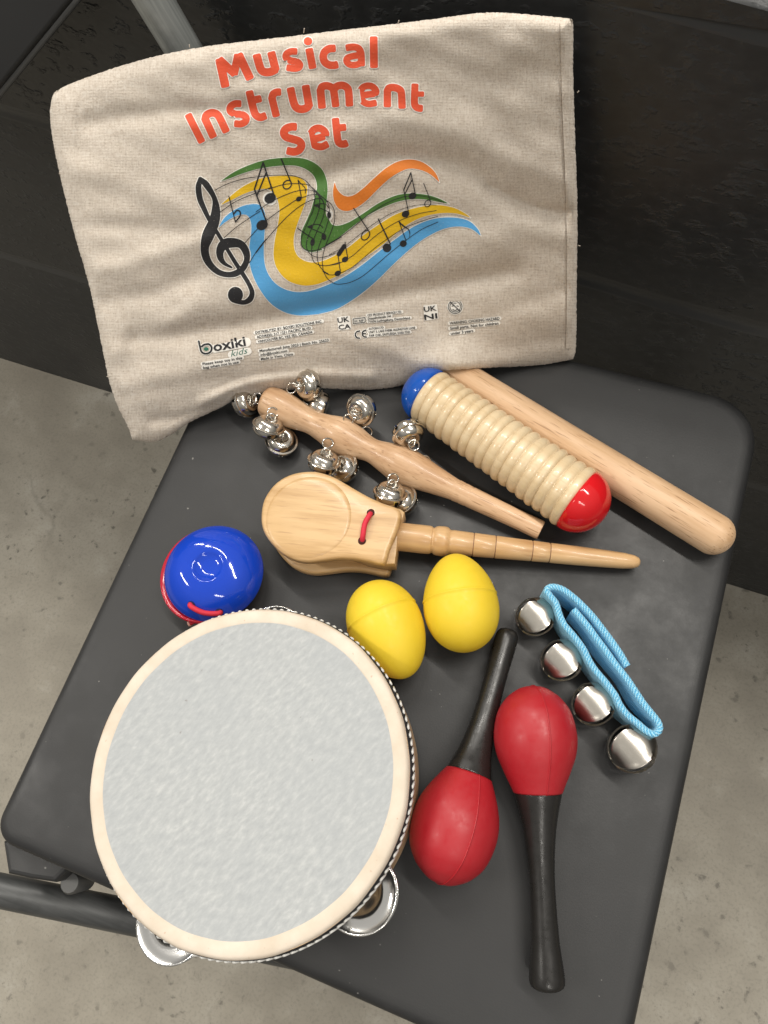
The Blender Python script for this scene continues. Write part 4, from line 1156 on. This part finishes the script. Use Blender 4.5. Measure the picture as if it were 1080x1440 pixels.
# jingles: pairs of dished discs
JR = .0188
_j = [(.0012, -.0034), (.004, -.0034), (.0065, -.0031), (.0085, -.0025), (.0102, -.0016), (.0116, -.0010), (.013, -.0009), (.0145, -.0007), (.016, -.0003), (.0172, .0002), (.0179, .0006), (.0184, .0007), (JR, .0004)]
_j = [(v.x, v.y) for v in crom([(a, b, 0) for a, b in _j], 3)]
jp = _j+[(JR, .0000)]+[(a, b-.0005) for a, b in _j[::-1][1:]]
def jingle_mesh(flip):
    b = bmesh.new(); lathe(b, [((z if not flip else -z), r) for r, z in jp], 48); b.transform(Matrix.Rotation(-PI/2, 4, 'Y'))
    me = bpy.data.meshes.new('jingle'); b.to_mesh(me); b.free(); me.materials.append(M['tin']); me.shade_smooth(); me.set_sharp_from_angle(angle=math.radians(50)); return me
J1 = J2 = jingle_mesh(False)
for a, rin in zip(JA, (-.0035, -.0040, -.020, -.0120, -.022)):
    c = Vector(((RT+rin)*math.cos(a), (RT+rin)*math.sin(a), 0))
    for me, dz, tl in ((J1, .0050, .05), (J2, -.0006, -.05)):
        o = bpy.data.objects.new('jingle', me); COL.objects.link(o); o.parent = th
        o.matrix_local = Matrix.Translation(c+Vector((0, 0, dz))) @ Matrix.Rotation(tl, 4, Vector((-math.sin(a), math.cos(a), 0)))
    bm = bmesh.new(); tube(bm, [((RT-.0025)*math.cos(a), (RT-.0025)*math.sin(a), -.0065), ((RT-.0025)*math.cos(a), (RT-.0025)*math.sin(a), .0065)], .0009, 8)
    obj('jingle_pin', bm, 'steel', th)

# ------------------------------------------------------------------ egg shakers
def egg(A, B, hw, z, label, blunt, seam):
    a, b = on(*A, z), on(*B, z); L = (b-a).length
    mid = (a+b)/2; r = hw*depth(mid)/F_PX
    fr = frame(a, b); th = thing('egg_shaker', label, 'egg shaker', fr, 'yellow egg shakers')
    prof = []
    N = 48
    for k in range(N+1):
        t_ = PI*k/N; x = -math.cos(t_)
        k_ = blunt
        prof.append((L*(x+1)/2, r*math.sin(t_)*(1-k_*.12*x-.02*x*x)))
    sx = seam*L
    pr = []
    done = False
    for (x, rr) in prof:
        if not done and x > sx:
            r_s = np.interp(sx, [q[0] for q in prof], [q[1] for q in prof])
            pr += [(sx-.0007, r_s), (sx-.0003, r_s+.0004), (sx+.0003, r_s+.0004), (sx+.0007, r_s)]; done = True
        if abs(x-sx) > .0009: pr.append((x, rr))
    bm = bmesh.new(); lathe(bm, pr, 64); obj('egg', bm, 'egg_yellow', th)
egg((516, 821), (575, 952), 52.5, .0215, 'left of two yellow egg shakers, tilted and touching the tambourine rim', 1, .36)
egg((637, 780), (658, 917), 52.5, .0215, 'right of two yellow egg shakers, upright below the clapper handle', -1, .46)

# ------------------------------------------------------------------ maracas
def maraca(A, B, zA, zB, headp, handp, label, phi, spin=0):
    fr, ph = lathe_px(A, B, zA, zB, smooth_prof(headp, 5))
    f2, pd = lathe_px(A, B, zA, zB, smooth_prof(handp, 5))
    th = thing('maraca', label, 'maraca', fr, 'red and black maracas')
    bm = bmesh.new(); lathe(bm, ph+[(ph[-1][0]-.001, ph[-1][1]*.8)], 64)
    hd_ = obj('head', bm, 'maraca_red', th)
    bm = bmesh.new()
    for sgn in (0, PI):
        tube(bm, [(x, (r+.00002)*math.sin(phi+sgn), (r+.00002)*math.cos(phi+sgn)) for x, r in ph], .00042, 6)
    obj('mould_seam', bm, 'maraca_red', hd_)
    bm = bmesh.new(); lathe(bm, [(pd[0][0]-.002, pd[0][1]*.7)]+pd, 48)
    o = obj('handle', bm, 'black_plastic', th)
headp = [(0, 0), (2, 13), (7, 24), (18, 38), (38, 51), (68, 57.5), (95, 55.5), (121, 46.5), (140, 38.5), (151, 34)]
handp = [(151, 33.2), (160, 31.5), (185, 26), (215, 21.5), (260, 18), (310, 18), (360, 20), (395, 23.5), (412, 25), (421, 24), (426, 19), (428.5, 9), (429, 0)]
maraca((749, 964), (770, 1393), .0255, .0115, headp, handp, 'red maraca with its black handle pointing towards the seat front, right of the other', .25)
headp2 = [(0, 0), (2, 14), (8, 26), (20, 41), (42, 55), (72, 61), (100, 59.5), (124, 52), (146, 41), (160, 33)]
handp2 = [(160, 32), (172, 29), (195, 23), (225, 18.5), (265, 16), (305, 15.5), (340, 16), (358, 16.2), (366, 14), (370, 9), (371.5, 0)]
maraca((617, 1243), (716, 884), .0265, .0105, headp2, handp2, 'red maraca with its black handle pointing up between the egg and the bell strap', -.42)

# ------------------------------------------------------------------ wrist bells
cs = T(4.32, 700, 800)
path = cs([(462, 242), (490, 275), (545, 340), (600, 415), (660, 495), (720, 580), (785, 662), (835, 735), (885, 810), (940, 880), (978, 930), (985, 972), (955, 1000), (910, 985), (850, 935), (790, 885), (745, 825), (715, 765), (660, 690), (600, 620), (560, 560), (520, 480), (460, 400), (405, 335), (375, 270), (355, 205), (320, 160), (300, 125), (330, 105), (390, 118), (450, 158), (510, 212), (570, 275), (630, 350), (690, 430), (745, 510), (790, 588)])
P3 = [on(x, y, .0255) for x, y in path]; P3 = crom(P3, 6)
fr = Matrix.Translation((P3[60].x, P3[60].y, ST))
th = thing('wrist_bells', 'light blue webbing wrist strap folded on its edge with four silver bells', 'wrist bells', fr)
bm = bmesh.new(); uvl = bm.loops.layers.uv.new('UVMap')
hT, tk = .0252, .0018
secs = [(-tk, .0006), (-tk, .006), (-tk, .012), (-tk, .018), (-tk, hT-.0008), (-tk*.5, hT), (tk*.5, hT), (tk, hT-.0008), (tk, .018), (tk, .012), (tk, .006), (tk, .0006)]
uvs = [0, .006, .012, .018, .0245, .0258, .0268, .028, .034, .040, .046, .052]
rings, us = [], []; s_ = 0
for i, p_ in enumerate(P3):
    a = P3[max(0, i-1)]; b = P3[min(len(P3)-1, i+1)]; d = (b-a); d.z = 0; d.normalize(); nrm = Vector((-d.y, d.x, 0))
    if i: s_ += (p_-P3[i-1]).length
    us.append(s_)
    wob = .0006*math.sin(s_*190)
    rings.append([bm.verts.new(Vector((p_.x, p_.y, ST+z))+nrm*(o_+wob*(1-z/hT))) for o_, z in secs])
ns = len(secs)
for i in range(len(rings)-1):
    for k in range(ns):
        k2 = (k+1) % ns
        f = bm.faces.new((rings[i][k], rings[i][k2], rings[i+1][k2], rings[i+1][k]))
        uu = (us[i], us[i], us[i+1], us[i+1]); vv = (uvs[k], uvs[k]+.006 if k2 == 0 else uvs[k2]); vv = (vv[0], vv[1], vv[1], vv[0])
        for lp, a, b in zip(f.loops, uu, vv): lp[uvl].uv = (a, b)
for rg in (rings[0], rings[-1]): bm.faces.new(rg)
bmesh.ops.recalc_face_normals(bm, faces=bm.faces)
o = obj('strap', bm, 'webbing', th, world=True); sharpen(o, 60)
vx = (on(800, 900, .01)-on(700, 900, .01)).normalized(); vy = (on(800, 800, .01)-on(800, 900, .01)).normalized()
for (px, py, rp, sp) in ((753, 867, 29.5, .78), (790, 928, 31.5, .80), (835, 990, 32.5, .76), (889, 1052, 36, .82)):
    P = on(px, py, .013); r = rp*depth(P)/F_PX*.98; P = on(px, py, r)
    ax_ = (vx*.78+vy*.62+Vector((0, 0, .10))).normalized(); xx = Vector((0, 0, 1)).cross(ax_).normalized(); yy = ax_.cross(xx); vv = (EYE-P)
    place('bell', BIG, th, P, ax_, r, math.atan2(vv.dot(yy), vv.dot(xx))-PI/4+sp-.79)

# ------------------------------------------------------------------ light
w = bpy.data.worlds.new('World'); S.world = w; w.use_nodes = True
nt = w.node_tree; bg = nt.nodes['Background']
tcx = nt.nodes.new('ShaderNodeTexCoord'); sp_ = nt.nodes.new('ShaderNodeSeparateXYZ'); rp_ = nt.nodes.new('ShaderNodeValToRGB')
nt.links.new(tcx.outputs['Generated'], sp_.inputs[0]); mr = nt.nodes.new('ShaderNodeMapRange'); mr.inputs['From Min'].default_value = -1; mr.inputs['From Max'].default_value = 1
nt.links.new(sp_.outputs['Z'], mr.inputs['Value']); nt.links.new(mr.outputs[0], rp_.inputs[0])
els = rp_.color_ramp.elements
els[0].position = .45; els[0].color = (.12, .115, .105, 1); els[1].position = .62; els[1].color = (.20, .193, .18, 1)
e = els.new(.85); e.color = (.50, .482, .45, 1)
nt.links.new(rp_.outputs[0], bg.inputs['Color']); bg.inputs['Strength'].default_value = 1.0
def strip(x, y, ang, power, lx=1.3, ly=.09, z=2.7):
    l = bpy.data.lights.new('ceiling_light', 'AREA'); l.shape = 'RECTANGLE'; l.size = lx; l.size_y = ly; l.energy = power; l.color = (1.0, .955, .88)
    o = bpy.data.objects.new('ceiling_light', l); COL.objects.link(o); o.location = (x, y, z); o.rotation_euler = (0, 0, math.radians(ang)); o['kind'] = 'structure'
for k, p_ in enumerate((34, 30, 30, 26, 24, 24)): strip(.6-1.5*k, .7+.6*k, -21.8, p_)
strip(.9, -1.25, -21.8, 15)
strip(-2.2, -.55, -21.8, 40)

S.view_settings.view_transform = 'Standard'; S.view_settings.look = 'None'; S.view_settings.exposure = 0; S.view_settings.gamma = 1
S.view_settings.use_curve_mapping = False
S.render.engine = 'CYCLES'
S.cycles.max_bounces = 8
S.cycles.use_denoising = True
